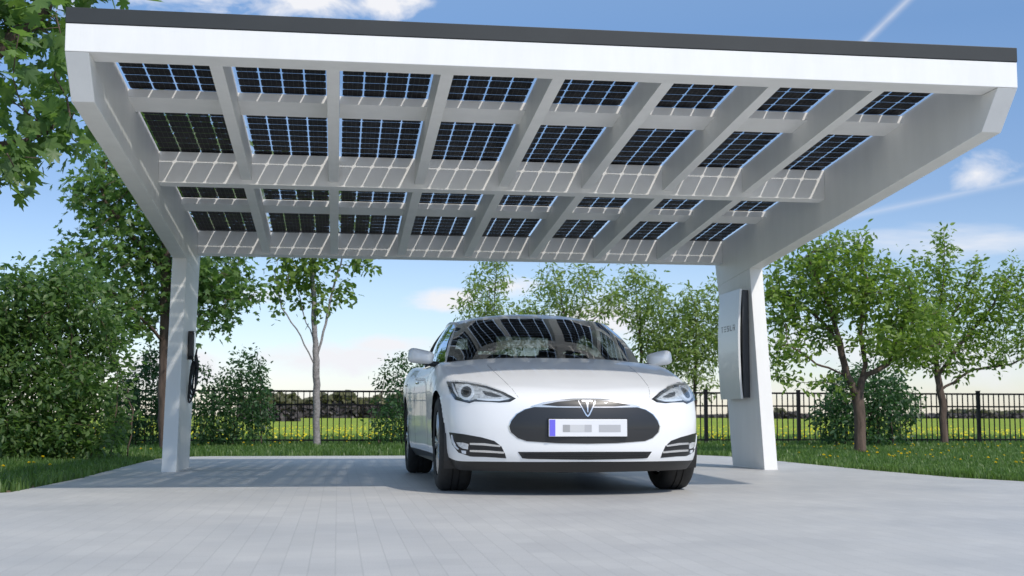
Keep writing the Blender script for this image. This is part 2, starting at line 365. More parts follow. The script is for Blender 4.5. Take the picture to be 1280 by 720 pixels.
# ------------------------------------------------------------------ grass
def frames(nrm, ax):
    nrm = nrm / (np.linalg.norm(nrm, axis=1)[:, None] + 1e-9); ax = ax - nrm * (nrm * ax).sum(1)[:, None]; ax = ax / (np.linalg.norm(ax, axis=1)[:, None] + 1e-9)
    return np.stack([ax, np.cross(nrm, ax), nrm], 1)
def scatter(pos, nrm, ax, size, tv, tf):
    fr = frames(nrm, ax); tv = np.array(tv, float); tf = np.array(tf)
    v = pos[:, None, :] + size[:, None, None] * np.einsum('kc,ncd->nkd', tv, fr)
    f = tf[None] + (np.arange(len(pos)) * len(tv))[:, None, None]
    return v.reshape(-1, 3), f.reshape(-1, tf.shape[1])
def inview(P, mx=160, my=120):
    d = P - CAMP; z = d @ FW; u = 640 + F * (d @ RT) / z; v = 360 - F * (d @ UP) / z
    return (z > 0.3) & (u > -mx) & (u < 1280 + mx) & (v > -my) & (v < 720 + my)
def blades(n, x0, x1, y0, y1, hmin, hmax, seed, wid=0.0045):
    r = np.random.default_rng(seed); x = r.uniform(x0, x1, n); y = r.uniform(y0, y1, n)
    # ragged edge: the lawn laps a few centimetres over the paving
    dx = x + 0.05 * np.sin(y * 9 + 2 * np.sin(y * 3.1)); k = ~inpave(x + r.normal(0, .018, n) * 1, y + r.normal(0, .03, n))
    P = np.c_[x, y, np.full(n, -0.03)]; k &= inview(P, 420)
    P = P[k]; n = len(P)
    pn = np.sin(P[:, 0] * 1.7 + 3 * np.sin(P[:, 1] * .9)) * np.sin(P[:, 1] * 1.3 + 1.7 * np.sin(P[:, 0] * 1.1))
    h = r.uniform(hmin, hmax, n) * (1 + 0.28 * pn) + 0.02
    th = r.uniform(0, 2 * math.pi, n); lean = r.uniform(0.05, 0.7, n); dv = np.c_[np.cos(th), np.sin(th)]; sd_ = np.c_[-dv[:, 1], dv[:, 0], np.zeros(n)]
    wv = wid * (1 + P[:, 1] / 14)[:, None] * sd_
    mid = P + np.c_[dv * (lean * h * .3)[:, None], h * .6]; tip = P + np.c_[dv * (lean * h * .85)[:, None], h * (1 - .25 * lean)]
    v = np.stack([P - wv, P + wv, mid + wv * .75, mid - wv * .75, tip + wv * .12, tip - wv * .12], 1).reshape(-1, 3)
    o = (np.arange(n) * 6)[:, None]
    f = np.stack([o + np.array([0, 1, 2, 3]), o + np.array([3, 2, 4, 5])], 1).reshape(-1, 4)
    return v, f
V = []; Fc = []; off = 0
for (nb, x0, x1, y0, y1, h0, h1, s_) in ((26000, -6, -2.0, 8.5, 17.5, .05, .105, 1), (60000, -12, 16, 17.4, 26.5, .05, .11, 2), (60000, 4.9, 15, 8.0, 19, .05, .105, 3), (16000, 5, 9, 8.6, 14, .045, .10, 6), (14000, -14, 22, 26.5, 34, .06, .14, 4)):
    v, f = blades(nb, x0, x1, y0, y1, h0, h1, s_); V.append(v); Fc.append(f + off); off += len(v)
tag(mkobj('grass', np.concatenate(V), np.concatenate(Fc), M['grass'], smooth=True), kind='stuff')

# dandelions, each one a flower of its own
mb = MB()
mb.tube([(0, 0, -0.03), (0.004, 0.003, 0.06), (0.002, 0, 0.115)], [0.0035, 0.003, 0.003], 5, mi=1)
rr = random.Random(3)
for ring, (nn, r_, z_) in enumerate(((14, 0.024, 0.118), (11, 0.017, 0.124), (7, 0.010, 0.128))):
    for i in range(nn):
        a_ = 2 * math.pi * (i + .5 * ring) / nn; c_, s_ = math.cos(a_), math.sin(a_); w_ = 0.005
        mb.add([(0.002 * c_, 0.002 * s_, 0.113), (r_ * .6 * c_ - w_ * s_, r_ * .6 * s_ + w_ * c_, z_), (r_ * c_, r_ * s_, z_ + 0.001), (r_ * .6 * c_ + w_ * s_, r_ * .6 * s_ - w_ * c_, z_)], [(0, 1, 2, 3)], 0)
proto = None
dr = np.random.default_rng(11)
spots = []
def dclus(px, py, n, sx, sy):
    d = ray(px, py); t = (0.03 - CAMP[2]) / d[2]; c = CAMP + d * t
    for i in range(n): spots.append((c[0] + dr.normal(0, sx), c[1] + dr.normal(0, sy), 0))
for a_ in ((14, 572, 9, .22, .7), (35, 586, 7, .25, .4), (70, 574, 5, .3, .5), (165, 562, 5, .4, .8), (270, 558, 6, .7, .7), (330, 557, 4, .4, .6), (440, 556, 5, .6, 1),
           (890, 557, 5, .4, .8), (1010, 560, 10, .6, 1.2), (1070, 558, 12, .9, 1.2), (1115, 568, 14, .7, .9), (1150, 572, 9, .5, .7), (1190, 574, 8, .5, .4), (1215, 561, 14, 1.0, 1.5), (1260, 558, 14, 1.0, 1.4), (1255, 580, 9, .25, .35), (1280, 582, 6, .25, .4), (1060, 575, 5, .4, .4), (1100, 556, 10, 1.0, 1.0)): dclus(*a_)
cnt = 0
SHL = 'yellow dandelion in the lawn on the right, under the fruit tree or along the fence'
SHLL = 'yellow dandelion in the left lawn or along the fence left of the car'
for (x, y, z) in spots:
    if inpave(np.array([x]), np.array([y]))[0] or y < 9.5 or y > 25.5: continue
    if x < -1.9 and x > -2.6 and y < 16: x -= 0.35
    if proto is None: proto = mb.build('dandelion', [M['petal'], M['grass']]); d_ = proto
    else: d_ = proto.copy(); COL.objects.link(d_)
    d_.location = (x, y, dr.uniform(-0.035, 0.0)); d_.rotation_euler = (dr.uniform(.1, .5), dr.normal(0, .2), dr.uniform(0, .6)); d_.scale = (dr.uniform(.65, .95),) * 3
    tag(d_, SHL if x > 3 else SHLL, 'dandelion', 'dandelions in the right lawn' if x > 3 else 'dandelions in the left lawn'); cnt += 1
# blossom beyond the fence, past counting
fr_ = np.random.default_rng(8); n = 2600
P = np.c_[fr_.uniform(-14, 26, n), 26 + 30 * fr_.random(n) ** 1.6, fr_.uniform(0.06, 0.16, n)]; P = P[inview(P)]; n = len(P)
v, f = scatter(P, np.c_[fr_.normal(0, .5, (n, 2)) - np.array([0, .6]), np.ones(n)], fr_.normal(0, 1, (n, 3)), fr_.uniform(.02, .035, n), [(1, 0, 0), (.3, .95, 0), (-.8, .6, .1), (-.8, -.6, .1), (.3, -.95, 0)], [(0, 1, 2, 3, 4)])
tag(mkobj('meadow_blossom', v, f, M['petal']), kind='stuff')

# ------------------------------------------------------------------ plants
OVAL_V = [(0, 0, 0), (.28, .22, .05), (.68, .19, .03), (1, 0, -.10), (.68, -.19, .03), (.28, -.22, .05), (.5, 0, -.015)]
OVAL_F = [(0, 6, 2, 1), (6, 3, 2, 2), (0, 5, 4, 6), (6, 4, 3, 3)]
OVAL_F = [(0, 6, 1), (1, 6, 2), (6, 3, 2), (0, 5, 6), (5, 4, 6), (6, 4, 3)]
NARROW_V = [(x, y * .72, z) for x, y, z in OVAL_V]
ROUND_V = [(x, y * 1.45, z) for x, y, z in OVAL_V]
half = [(0, 1.0), (9, .70), (15, .66), (19, .72), (26, .42), (38, .74), (48, .88), (57, .66), (66, .60), (78, .36), (96, .58), (110, .62), (128, .40), (160, .30)]
pol = [(math.cos(R(a_)) * r_ * .62 + .36, math.sin(R(a_)) * r_ * .62) for a_, r_ in half]
MAP_V = [(0.30, 0, -0.02)] + [(x, y, 0.10 * abs(y) - 0.16 * max(0, x - .4) ** 2 - .12 * y * y) for x, y in pol] + [(0.06, 0, 0)] + [(x, -y, 0.10 * abs(y) - 0.16 * max(0, x - .4) ** 2 - .12 * y * y) for x, y in pol[:0:-1]]
nn = len(MAP_V) - 1
MAP_F = [(0, 1 + i, 1 + (i + 1) % nn) for i in range(nn)]
half2 = [(0, 1.0), (25, .45), (48, .85), (78, .38), (105, .6), (150, .3)]
pol2 = [(math.cos(R(a_)) * r_ * .62 + .36, math.sin(R(a_)) * r_ * .62) for a_, r_ in half2]
MAP2_V = [(0.30, 0, -0.02)] + [(x, y, 0.10 * abs(y) - .1 * max(0, x - .4)) for x, y in pol2] + [(x, -y, 0.10 * abs(y) - .1 * max(0, x - .4)) for x, y in pol2[:0:-1]]
nn2 = len(MAP2_V) - 1; MAP2_F = [(0, 1 + i, 1 + (i + 1) % nn2) for i in range(nn2)]
LEAF = dict(oval=(OVAL_V, OVAL_F), narrow=(NARROW_V, OVAL_F), round=(ROUND_V, OVAL_F), maple=(MAP_V, MAP_F), maple2=(MAP2_V, MAP2_F))

def grow(rng, stems, attr, step, kill, maxit=90, jit=0.18, up=0.06):
    pos = []; par = []
    for st in stems:
        st = [np.array(p, float) for p in st]; last = -1
        if isinstance(st[0], np.ndarray) and len(pos):
            dd = [np.linalg.norm(p - st[0]) for p in pos]; j = int(np.argmin(dd)); 
            if dd[j] < step * 1.2: last = j; st[0] = pos[j]
        if last < 0: pos.append(st[0]); par.append(-1); last = len(pos) - 1
        for a_, b_ in zip(st[:-1], st[1:]):
            m_ = max(1, int(round(np.linalg.norm(b_ - a_) / step)))
            for i in range(1, m_ + 1):
                pos.append(a_ + (b_ - a_) * i / m_ + (rng.normal(0, .06 * step, 3) if i < m_ else 0)); par.append(last); last = len(pos) - 1
    pos = np.array(pos); par = list(par)
    bd = np.full(len(attr), 1e9); bi = np.zeros(len(attr), int); new = np.arange(len(pos)); alive = np.ones(len(attr), bool)
    for it in range(maxit):
        d = np.linalg.norm(attr[:, None] - pos[new][None], axis=2); j = d.argmin(1); dm = d[np.arange(len(attr)), j]
        k = dm < bd; bd[k] = dm[k]; bi[k] = new[j[k]]
        alive &= bd > kill
        if not alive.any(): break
        idx = bi[alive]; dirs = attr[alive] - pos[idx]; dirs /= np.linalg.norm(dirs, axis=1)[:, None]
        un, inv = np.unique(idx, return_inverse=True); acc = np.zeros((len(un), 3)); np.add.at(acc, inv, dirs)
        acc = acc / (np.linalg.norm(acc, axis=1)[:, None] + 1e-9) + rng.normal(0, jit, acc.shape) + np.array([0, 0, up]); acc /= np.linalg.norm(acc, axis=1)[:, None]
        npos = pos[un] + step * acc; s0 = len(pos); pos = np.concatenate([pos, npos]); par += list(un); new = np.arange(s0, len(pos))
        if len(pos) > 6000: break
    return pos, np.array(par)
def skeleton_mesh(pos, par, rbase, rtip, expo=2.3, side=6):
    n = len(pos); ch = [[] for _ in range(n)]
    for i, p in enumerate(par):
        if p >= 0: ch[p].append(i)
    order = []; st = [i for i in range(n) if par[i] < 0]
    while st:
        i = st.pop(); order.append(i); st += ch[i]
    w_ = np.zeros(n)
    for i in order[::-1]: w_[i] = rtip ** expo if not ch[i] else sum(w_[c] for c in ch[i])
    r = w_ ** (1 / expo); roots = [i for i in range(n) if par[i] < 0]
    big = max(r[i] for i in roots); g = math.log(rbase / rtip) / max(1e-6, math.log(big / rtip)); r = rtip * (r / rtip) ** g
    mb = MB()
    starts = [(i, None) for i in roots]
    while starts:
        i, p = starts.pop(); chain = [] if p is None else [p]; chain.append(i)
        while ch[i]:
            m_ = max(ch[i], key=lambda c: w_[c])
            for c in ch[i]:
                if c != m_: starts.append((c, i))
            chain.append(m_); i = m_
        rd = [r[c] for c in chain]
        if p is not None: rd[0] = min(rd[0], rd[1] * 1.15)
        pts = [pos[c] for c in chain]
        if p is None:
            pts = [pts[0] - np.array([0, 0, .06])] + pts; rd = [rd[0] * 1.3] + rd; rd[1] *= 1.12
        if len(chain) > 1: mb.tube(pts, rd, 10 if rd[0] > .03 else (6 if rd[0] > .01 else 4), cap=True)
    tips = np.array([not c for c in ch])
    return mb, r, tips
def lobe(px, py, rx, ry, Y, dep=None):
    c = at(px, py, Y); k = Y / F; return (c, np.array([rx * k, dep if dep else (rx + ry) / 2 * k, ry * k]))
def plant(name, label, cat, base, stems, lobes, leaf, lsize, nleaf, mat, bark, rbase, step, seed, nattr=700, rtip=.004, group=None, droop=.3, spread=None, rleaf=None, keep=None, flat=.6, part='trunk', up=.06):
    rng = np.random.default_rng(seed); base = np.array(base, float)
    vol = np.array([np.prod(l[1]) ** .8 for l in lobes]); ck = rng.choice(len(lobes), nattr, p=vol / vol.sum())
    u = rng.normal(0, 1, (nattr, 3)); u /= np.linalg.norm(u, axis=1)[:, None]; u *= (rng.random(nattr) ** .42)[:, None]
    A = np.array([l[0] for l in lobes])[ck] + u * np.array([l[1] for l in lobes])[ck]
    A = A[A[:, 2] > 0.12]
    if keep is not None: A = A[keep(A)]
    pos, par = grow(rng, stems, A, step, step * 1.25, up=up)
    tm, r, tips = skeleton_mesh(pos, par, rbase, rtip)
    root = empty(name, base, label, cat, group)
    tm.build(part, bark, root, off=base, smooth=True)
    rl = rleaf or rtip * 2.4
    cand = np.where((r < rl) & (par >= 0))[0]
    wts = np.where(tips[cand], 2.0, 1.0); sel = rng.choice(cand, nleaf, p=wts / wts.sum())
    t_ = rng.random(nleaf)[:, None]; pp = pos[par[sel]] * t_ + pos[sel] * (1 - t_); sp = spread if spread else step * .55
    p = pp + rng.normal(0, 1, (nleaf, 3)) * sp
    if keep is not None:
        k = keep(p); p = p[k]; pp = pp[k]
    k = p[:, 2] > .04; p = p[k]; pp = pp[k]; n = len(p)
    outw = p - pp; outw /= np.linalg.norm(outw, axis=1)[:, None] + 1e-9
    nrm = rng.normal(0, .55, (n, 3)) + np.array([0, 0, flat]) + .25 * outw
    ax = outw + rng.normal(0, .6, (n, 3)) + np.array([0, 0, -droop])
    tv, tf = LEAF[leaf]
    v, f = scatter(p, nrm, ax, lsize * rng.uniform(.45, 1.2, n), tv, tf)
    mkobj('crown' if part == 'trunk' else 'foliage', v, f, mat, root, off=base)
    return root

offcar = lambda Q: ~((Q[:, 0] > -1.95) & (Q[:, 1] < 15) & (Q[:, 2] < 3.35))
# near maple, trunk outside the frame on the left
b0 = np.array([-5.1, 10.6, 0])
plant('maple_tree', 'large maple with big star shaped leaves overhanging the top left corner of the carport', 'tree', b0,
      [[b0, b0 + (0.05, 0, 1.2), b0 + (.3, -.1, 2.4), b0 + (.6, -.1, 3.6), b0 + (.8, 0, 5.0)], [b0 + (.3, -.1, 2.4), at(-60, 190, 10.5), at(30, 178, 10.4), at(88, 150, 10.4)], [b0 + (.6, -.1, 3.6), at(-20, 80, 10.8), at(40, 30, 10.8), at(90, -40, 10.8)]],
      [lobe(20, 60, 90, 80, 10.4, 1.0), lobe(60, 30, 70, 70, 10.9, .9), lobe(65, 170, 60, 42, 10.4, .6), lobe(0, 205, 50, 48, 10.0, .5), lobe(110, 190, 30, 18, 10.8, .3), lobe(120, -50, 80, 50, 10.8, .8), lobe(-130, 60, 120, 140, 10.6, 1.2), lobe(-60, -130, 150, 90, 10.6, 1.2), lobe(-140, 220, 90, 50, 10.4, .9)],
      'maple', .20, 2900, M['leaf_maple'], M['bark_brown'], .15, .20, 21, nattr=900, rtip=.005, keep=offcar, droop=.75, spread=.10, flat=.65)
# maple behind the left column
b0 = at(208, 560, 20.5); b0[2] = 0
plant('maple_tree', 'broad maple with forked brown trunk standing directly behind the left carport column', 'tree', b0,
      [[b0, at(206, 500, 20.5), at(207, 430, 20.5), at(208, 340, 20.5), at(205, 250, 20.5)], [at(207, 430, 20.5), at(185, 405, 20.2), at(165, 385, 20)], [at(208, 345, 20.5), at(160, 290, 20.3), at(130, 250, 20)], [at(207, 420, 20.5), at(235, 385, 20.4), at(275, 350, 20.2)]],
      [lobe(150, 255, 62, 45, 20.3, .9), lobe(115, 235, 34, 28, 20, .5), lobe(120, 325, 52, 40, 20, .7), lobe(165, 350, 55, 60, 20.6, .8), lobe(150, 395, 40, 28, 20, .6), lobe(235, 300, 70, 50, 20.8, .9), lobe(280, 360, 55, 40, 20.3, .7), lobe(262, 400, 38, 18, 20.3, .5), lobe(200, 200, 90, 70, 20.5, .9), lobe(270, 230, 80, 70, 20.5, .9)],
      'maple2', .155, 10800, M['leaf_maple'], M['bark_brown'], .10, .17, 22, nattr=1500, rtip=.005, droop=.5, spread=.11)
# slim pale tree
b0 = at(396, 559, 22.8); b0[2] = 0
plant('birch_tree', 'slim young tree with pale grey trunk in front of the fence left of the car', 'tree', b0,
      [[b0, at(395, 470, 22.8), at(393, 380, 22.8), at(388, 300, 22.8), at(386, 230, 22.8)], [at(394, 456, 22.8), at(376, 420, 22.7), at(352, 385, 22.6), at(345, 350, 22.6)], [at(395, 452, 22.8), at(404, 415, 22.8), at(414, 370, 22.9), at(428, 320, 22.9)], [at(394, 430, 22.8), at(380, 395, 22.9), at(366, 340, 23)]],
      [lobe(392, 330, 45, 42, 22.8, .5), lobe(350, 345, 22, 34, 22.6, .3), lobe(436, 325, 30, 24, 22.9, .3), lobe(370, 290, 40, 50, 22.8, .5), lobe(415, 270, 50, 50, 22.8, .5), lobe(422, 362, 24, 26, 22.9, .3), lobe(455, 330, 22, 18, 22.9, .25), lobe(340, 375, 16, 24, 22.6, .25), lobe(375, 375, 24, 26, 22.8, .3), lobe(400, 385, 22, 18, 22.8, .3)],
      'round', .125, 2700, M['leaf_birch'], M['bark_grey'], .062, .15, 23, nattr=420, rtip=.004, droop=.8, spread=.08)
# big bush on the left
b0 = at(70, 575, 16.2); b0[2] = 0
sts = []
for i in range(11):
    a_ = i * .7; bb = b0 + np.array([(-.9 + .17 * i), .25 * math.sin(a_ * 2), 0]); sts.append([bb, bb + np.array([.06 * math.cos(a_), .08 * math.sin(a_), .6])])
plant('hazel_bush', 'large dense green bush filling the left edge of the lawn', 'bush', b0, sts,
      [lobe(60, 410, 75, 60, 16.3, .8), lobe(30, 380, 50, 50, 16, .7), lobe(95, 365, 40, 40, 16.3, .6), lobe(30, 490, 80, 70, 15.9, .8), lobe(100, 480, 55, 70, 16.2, .8), lobe(122, 425, 32, 45, 16.6, .5), lobe(60, 545, 90, 26, 15.9, .8), lobe(-60, 450, 80, 110, 16.2, .9)],
      'oval', .098, 25500, M['leaf_bush'], M['bark_brown'], .03, .15, 24, nattr=1700, rtip=.0035, spread=.10, part='stems', flat=.55)
# shrubs along the fence
def shrub(label, px, pyb, Y, lobes, n, seed, mat='leaf_dark', leaf='oval', ls=.085, group=None):
    b0 = at(px, pyb, Y); b0[2] = 0; sts = []
    wx = max(l[1][0] for l in lobes)
    for i in range(6):
        bb = b0 + np.array([wx * (-.6 + .24 * i), .12 * math.sin(i * 2.1), 0]); sts.append([bb, bb + np.array([.03 * math.sin(i), .05 * math.cos(i), .45])])
    return plant('shrub', label, 'shrub', b0, sts, lobes, leaf, ls, n, M[mat], M['bark_brown'], .02, .14, seed, nattr=700, rtip=.003, spread=.085, part='stems', flat=.5, group=group, up=.25)
shrub('dark upright shrub between the big bush and the left column', 175, 558, 22.8, [lobe(180, 500, 34, 52, 22.8, .5), lobe(155, 525, 30, 36, 22.6, .45), lobe(192, 455, 18, 26, 22.8, .3), lobe(168, 550, 40, 10, 22.6, .4)], 4200, 31)
shrub('dark leafy shrub with upright tips just right of the left column', 297, 559, 23.2, [lobe(300, 505, 42, 48, 23.2, .55), lobe(310, 460, 28, 22, 23.2, .3), lobe(262, 520, 26, 40, 23, .4), lobe(290, 548, 50, 12, 23, .45), lobe(255, 470, 12, 26, 23, .2)], 5200, 32)
shrub('dark shrub half hidden behind the left rear of the car', 492, 559, 23.2, [lobe(494, 505, 26, 52, 23.2, .45), lobe(500, 460, 16, 22, 23.2, .25), lobe(488, 540, 26, 20, 23, .4), lobe(525, 500, 30, 60, 23.2, .45)], 3400, 33)
shrub('low dark green shrub behind the trunk of the fruit tree', 1080, 556, 22.0, [lobe(1080, 500, 55, 52, 22, .7), lobe(1050, 520, 38, 34, 21.8, .5), lobe(1112, 505, 40, 42, 22.2, .6), lobe(1080, 545, 62, 14, 21.9, .6)], 5600, 34, ls=.10)
# row behind the car, beyond the fence
def small_tree(label, px, Y, lobes, n, seed, rb=.035):
    b0 = at(px, 560, Y); b0[2] = 0; lobes = [(c_, r_ * np.array([1.28, 1.1, 1.1])) for c_, r_ in lobes]
    top = min(l[0][2] for l in lobes)
    sts = [[b0, b0 + (.02, 0, .7), at(px + 2, 440, Y), at(px, 380, Y)]]
    for i, l in enumerate(lobes[:4]): sts.append([at(px + 2, 452 - 6 * i, Y), (at(px, 430, Y) + l[0]) / 2 + np.array([0, .05 * i, -.1]), l[0]])
    return plant('ash_tree', label, 'tree', b0, sts, lobes, 'narrow', .125, int(n * 1.25), M['leaf_ash'], M['bark_brown'], rb, .16, seed, nattr=700, rtip=.0035, spread=.10, droop=.5, group='young trees behind the car', up=.2)
small_tree('leftmost young tree above the car roof, pale green with pointed crown', 616, 27.5, [lobe(612, 360, 26, 34, 27.5, .5), lobe(606, 385, 34, 24, 27.5, .5), lobe(620, 335, 18, 20, 27.5, .35), lobe(650, 390, 30, 18, 27.7, .4), lobe(660, 410, 30, 20, 27.7, .4), lobe(615, 430, 35, 35, 27.5, .5)], 2600, 41)
small_tree('middle young tree above the car roof with rounded loose crown', 712, 25.5, [lobe(700, 360, 32, 30, 25.5, .5), lobe(735, 355, 26, 26, 25.5, .4), lobe(712, 385, 36, 22, 25.5, .5), lobe(755, 385, 26, 20, 25.5, .4), lobe(672, 392, 22, 20, 25.5, .4), lobe(705, 340, 18, 10, 25.5, .3), lobe(712, 430, 40, 30, 25.5, .5)], 2700, 42)
small_tree('young tree with many thin stems right of the windscreen of the car', 800, 24.9 + 1.2, [lobe(800, 375, 32, 40, 26, .5), lobe(822, 405, 34, 40, 26, .5), lobe(795, 350, 16, 16, 26, .3), lobe(830, 440, 30, 30, 26, .5), lobe(780, 370, 14, 24, 26, .3)], 3000, 43)
small_tree('bushy young tree between the car and the right carport column', 868, 25.6, [lobe(866, 400, 32, 36, 25.6, .5), lobe(880, 425, 30, 40, 25.6, .5), lobe(858, 440, 34, 36, 25.4, .5), lobe(905, 400, 30, 50, 25.6, .5), lobe(868, 372, 16, 14, 25.6, .3), lobe(880, 480, 18, 16, 25.6, .3)], 3900, 44)
# fruit trees on the right
b0 = at(1075, 568, 17.8); b0[2] = 0; Y = 17.8
plant('apple_tree', 'spreading fruit tree with forked brown trunk on the lawn right of the carport', 'tree', b0,
      [[b0, at(1075, 530, Y), at(1072, 497, Y), at(1058, 468, Y), at(1050, 430, Y), at(1040, 390, Y), at(1020, 350, Y), at(1010, 320, Y)],
       [at(1072, 497, Y), at(1040, 478, Y - .1), at(1000, 478, Y - .3), at(965, 470, Y - .4)], [at(1058, 468, Y), at(1020, 455, Y - .3), at(985, 430, Y - .5)],
       [at(1072, 497, Y), at(1082, 455, Y), at(1075, 410, Y), at(1085, 350, Y)], [at(1078, 480, Y), at(1110, 455, Y), at(1130, 440, Y - .1), at(1175, 430, Y - .2)], [at(1050, 430, Y), at(1025, 400, Y + .2), at(990, 370, Y + .2)], [at(1110, 455, Y), at(1125, 415, Y), at(1140, 370, Y)]],
      [lobe(1040, 340, 50, 50, Y, .7), lobe(1000, 350, 44, 36, Y, .6), lobe(1065, 310, 34, 28, Y, .5), lobe(982, 392, 36, 34, Y, .5), lobe(1060, 372, 50, 30, Y, .8), lobe(1110, 360, 45, 40, Y, .6), lobe(1135, 400, 40, 30, Y, .6), lobe(985, 440, 36, 14, Y - .3, .4), lobe(1135, 440, 42, 18, Y - .2, .5), lobe(1020, 420, 36, 18, Y + .3, .4), lobe(970, 370, 22, 40, Y, .4), lobe(1100, 425, 26, 14, Y - .4, .4), lobe(1165, 405, 34, 26, Y + .3, .5), lobe(1160, 436, 30, 10, Y, .3)],
      'oval', .108, 8300, M['leaf_apple'], M['bark_brown'], .085, .13, 51, nattr=1700, rtip=.0035, spread=.08, droop=-.15)
b0 = at(1180, 551, 23.2); b0[2] = 0; Y = 23.2
plant('apple_tree', 'tall fruit tree near the fence at the right edge with a pointed leader', 'tree', b0,
      [[b0, at(1179, 510, Y), at(1172, 470, Y), at(1168, 420, Y), at(1180, 350, Y), at(1180, 285, Y)], [at(1172, 468, Y), at(1200, 430, Y), at(1235, 390, Y), at(1262, 345, Y)], [at(1176, 490, Y), at(1215, 462, Y), at(1265, 455, Y), at(1300, 440, Y)], [at(1170, 440, Y), at(1145, 400, Y), at(1125, 365, Y)], [at(1172, 430, Y), at(1200, 380, Y), at(1220, 330, Y)]],
      [lobe(1180, 330, 22, 52, Y, .45), lobe(1175, 380, 48, 44, Y, .7), lobe(1220, 380, 44, 44, Y, .7), lobe(1262, 370, 36, 40, Y, .6), lobe(1240, 425, 60, 34, Y, .7), lobe(1180, 440, 48, 30, Y, .6), lobe(1300, 400, 40, 50, Y, .6), lobe(1222, 335, 10, 26, Y, .25), lobe(1262, 328, 8, 20, Y, .2), lobe(1140, 370, 30, 40, Y, .5), lobe(1270, 455, 30, 10, Y, .3), lobe(1120, 430, 36, 40, Y, .6), lobe(1150, 345, 20, 30, Y, .4)],
      'oval', .118, 7600, M['leaf_apple'], M['bark_brown'], .072, .16, 52, nattr=1400, rtip=.0035, spread=.085, droop=-.15, up=.15)

# far woods: one mass each
def farmass(name, x0, x1, Y, h, n, ls, seed, mats, prof):
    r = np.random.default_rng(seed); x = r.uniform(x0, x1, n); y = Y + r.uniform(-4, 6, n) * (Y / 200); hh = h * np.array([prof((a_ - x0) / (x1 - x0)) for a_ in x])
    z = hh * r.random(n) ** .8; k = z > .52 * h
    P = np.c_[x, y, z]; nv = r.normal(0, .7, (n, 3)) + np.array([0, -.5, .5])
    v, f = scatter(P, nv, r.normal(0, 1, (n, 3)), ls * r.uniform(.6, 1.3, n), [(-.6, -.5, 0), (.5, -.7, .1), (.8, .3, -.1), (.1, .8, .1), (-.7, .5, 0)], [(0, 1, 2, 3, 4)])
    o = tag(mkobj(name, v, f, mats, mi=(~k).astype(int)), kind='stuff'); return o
bump = lambda t, s: .78 + .22 * (math.sin(t * 17 + s) * .5 + math.sin(t * 41 + 2 * s) * .3 + math.sin(t * 83 + s) * .2)
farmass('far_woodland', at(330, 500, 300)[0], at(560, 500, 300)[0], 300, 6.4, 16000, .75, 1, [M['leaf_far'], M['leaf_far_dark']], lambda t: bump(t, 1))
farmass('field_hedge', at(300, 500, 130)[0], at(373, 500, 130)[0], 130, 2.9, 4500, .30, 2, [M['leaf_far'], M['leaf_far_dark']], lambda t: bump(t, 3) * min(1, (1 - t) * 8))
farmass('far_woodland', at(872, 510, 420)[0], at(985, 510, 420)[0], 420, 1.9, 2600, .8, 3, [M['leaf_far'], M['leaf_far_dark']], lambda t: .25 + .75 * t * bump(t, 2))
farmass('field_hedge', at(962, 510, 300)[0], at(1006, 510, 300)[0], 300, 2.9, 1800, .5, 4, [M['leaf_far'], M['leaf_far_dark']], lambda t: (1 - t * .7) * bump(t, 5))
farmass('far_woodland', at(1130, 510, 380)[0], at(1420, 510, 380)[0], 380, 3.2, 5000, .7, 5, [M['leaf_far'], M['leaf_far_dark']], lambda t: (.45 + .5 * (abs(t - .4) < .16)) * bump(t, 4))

# ------------------------------------------------------------------ fence
FY = 24.3; pitch = 1.885; x0 = -0.41 - 5 * pitch
fe = empty('metal_fence', (1.5, FY, 0), 'black metal picket fence running across the back of the lawn', 'fence')
for k in range(0, 17):
    X = x0 + k * pitch
    mb = MB(); mb.box(X - .032, X + .032, FY - .032, FY + .032, -.03, 1.055); mb.box(X - .038, X + .038, FY - .038, FY + .038, 1.055, 1.07)
    mb.build('post', M['fence'], fe, off=fe.location)
    if k == 16: break
    mb = MB()
    for (za, zb) in ((.985, 1.02), (.735, .765), (.075, .105)): mb.box(X + .032, X + pitch - .032, FY - .017, FY + .017, za, zb)
    m_ = 17
    for i in range(1, m_):
        xx = X + pitch * i / m_; mb.box(xx - .0095, xx + .0095, FY - .0095, FY + .0095, .0, .985)
    mb.build('picket_panel', M['fence'], fe, off=fe.location)

# ------------------------------------------------------------------ carport
XO, WO, T, BP, RW, S = 1.4145, 3.0968, .1423, .7392, .0847, .07287
ZR = 3.3541
rb = lambda y: ZR - S * y
pp_ = lambda y: ZR - S * y + .2392
XL, XR = XO - WO, XO + WO; IL, IR = XL + T, XR - T
cp = empty('solar_carport', (XO, 13.3, 0), 'white timber carport with a sloping solar panel roof over the car', 'carport'); CO = cp.location
W_ = M['white_wood']
mb = MB(); mb.sbox(XL, XR, 7.887, 8.11, lambda y: 2.756, lambda y: 2.931); mb.build('fascia', W_, cp, off=CO, bevel=.004)
mb = MB(); mb.box(XL - .002, XR + .002, 7.882, 8.02, 2.9335, 3.031); mb.build('roof_trim', M['dark_trim'], cp, off=CO, bevel=.003)
for xa, xb in ((XL - .016, XL + .09), (XR - .09, XR + .016)):
    mb = MB(); mb.sbox(xa, xb, 8.023, 14.52, lambda y: pp_(y) + .001, lambda y: pp_(y) + .016); mb.build('roof_trim', M['dark_trim'], cp, off=CO, bevel=.003)
mb = MB(); mb.sbox(XL + .093, XR - .093, 14.142, 14.52, lambda y: pp_(y) - .004, lambda y: pp_(y) + .012); mb.build('roof_trim', M['dark_trim'], cp, off=CO)
mb = MB(); mb.sbox(XL + .093, XR - .093, 8.023, 8.134, lambda y: pp_(y) - .03, lambda y: pp_(y) + .005); mb.build('roof_trim', M['dark_trim'], cp, off=CO)
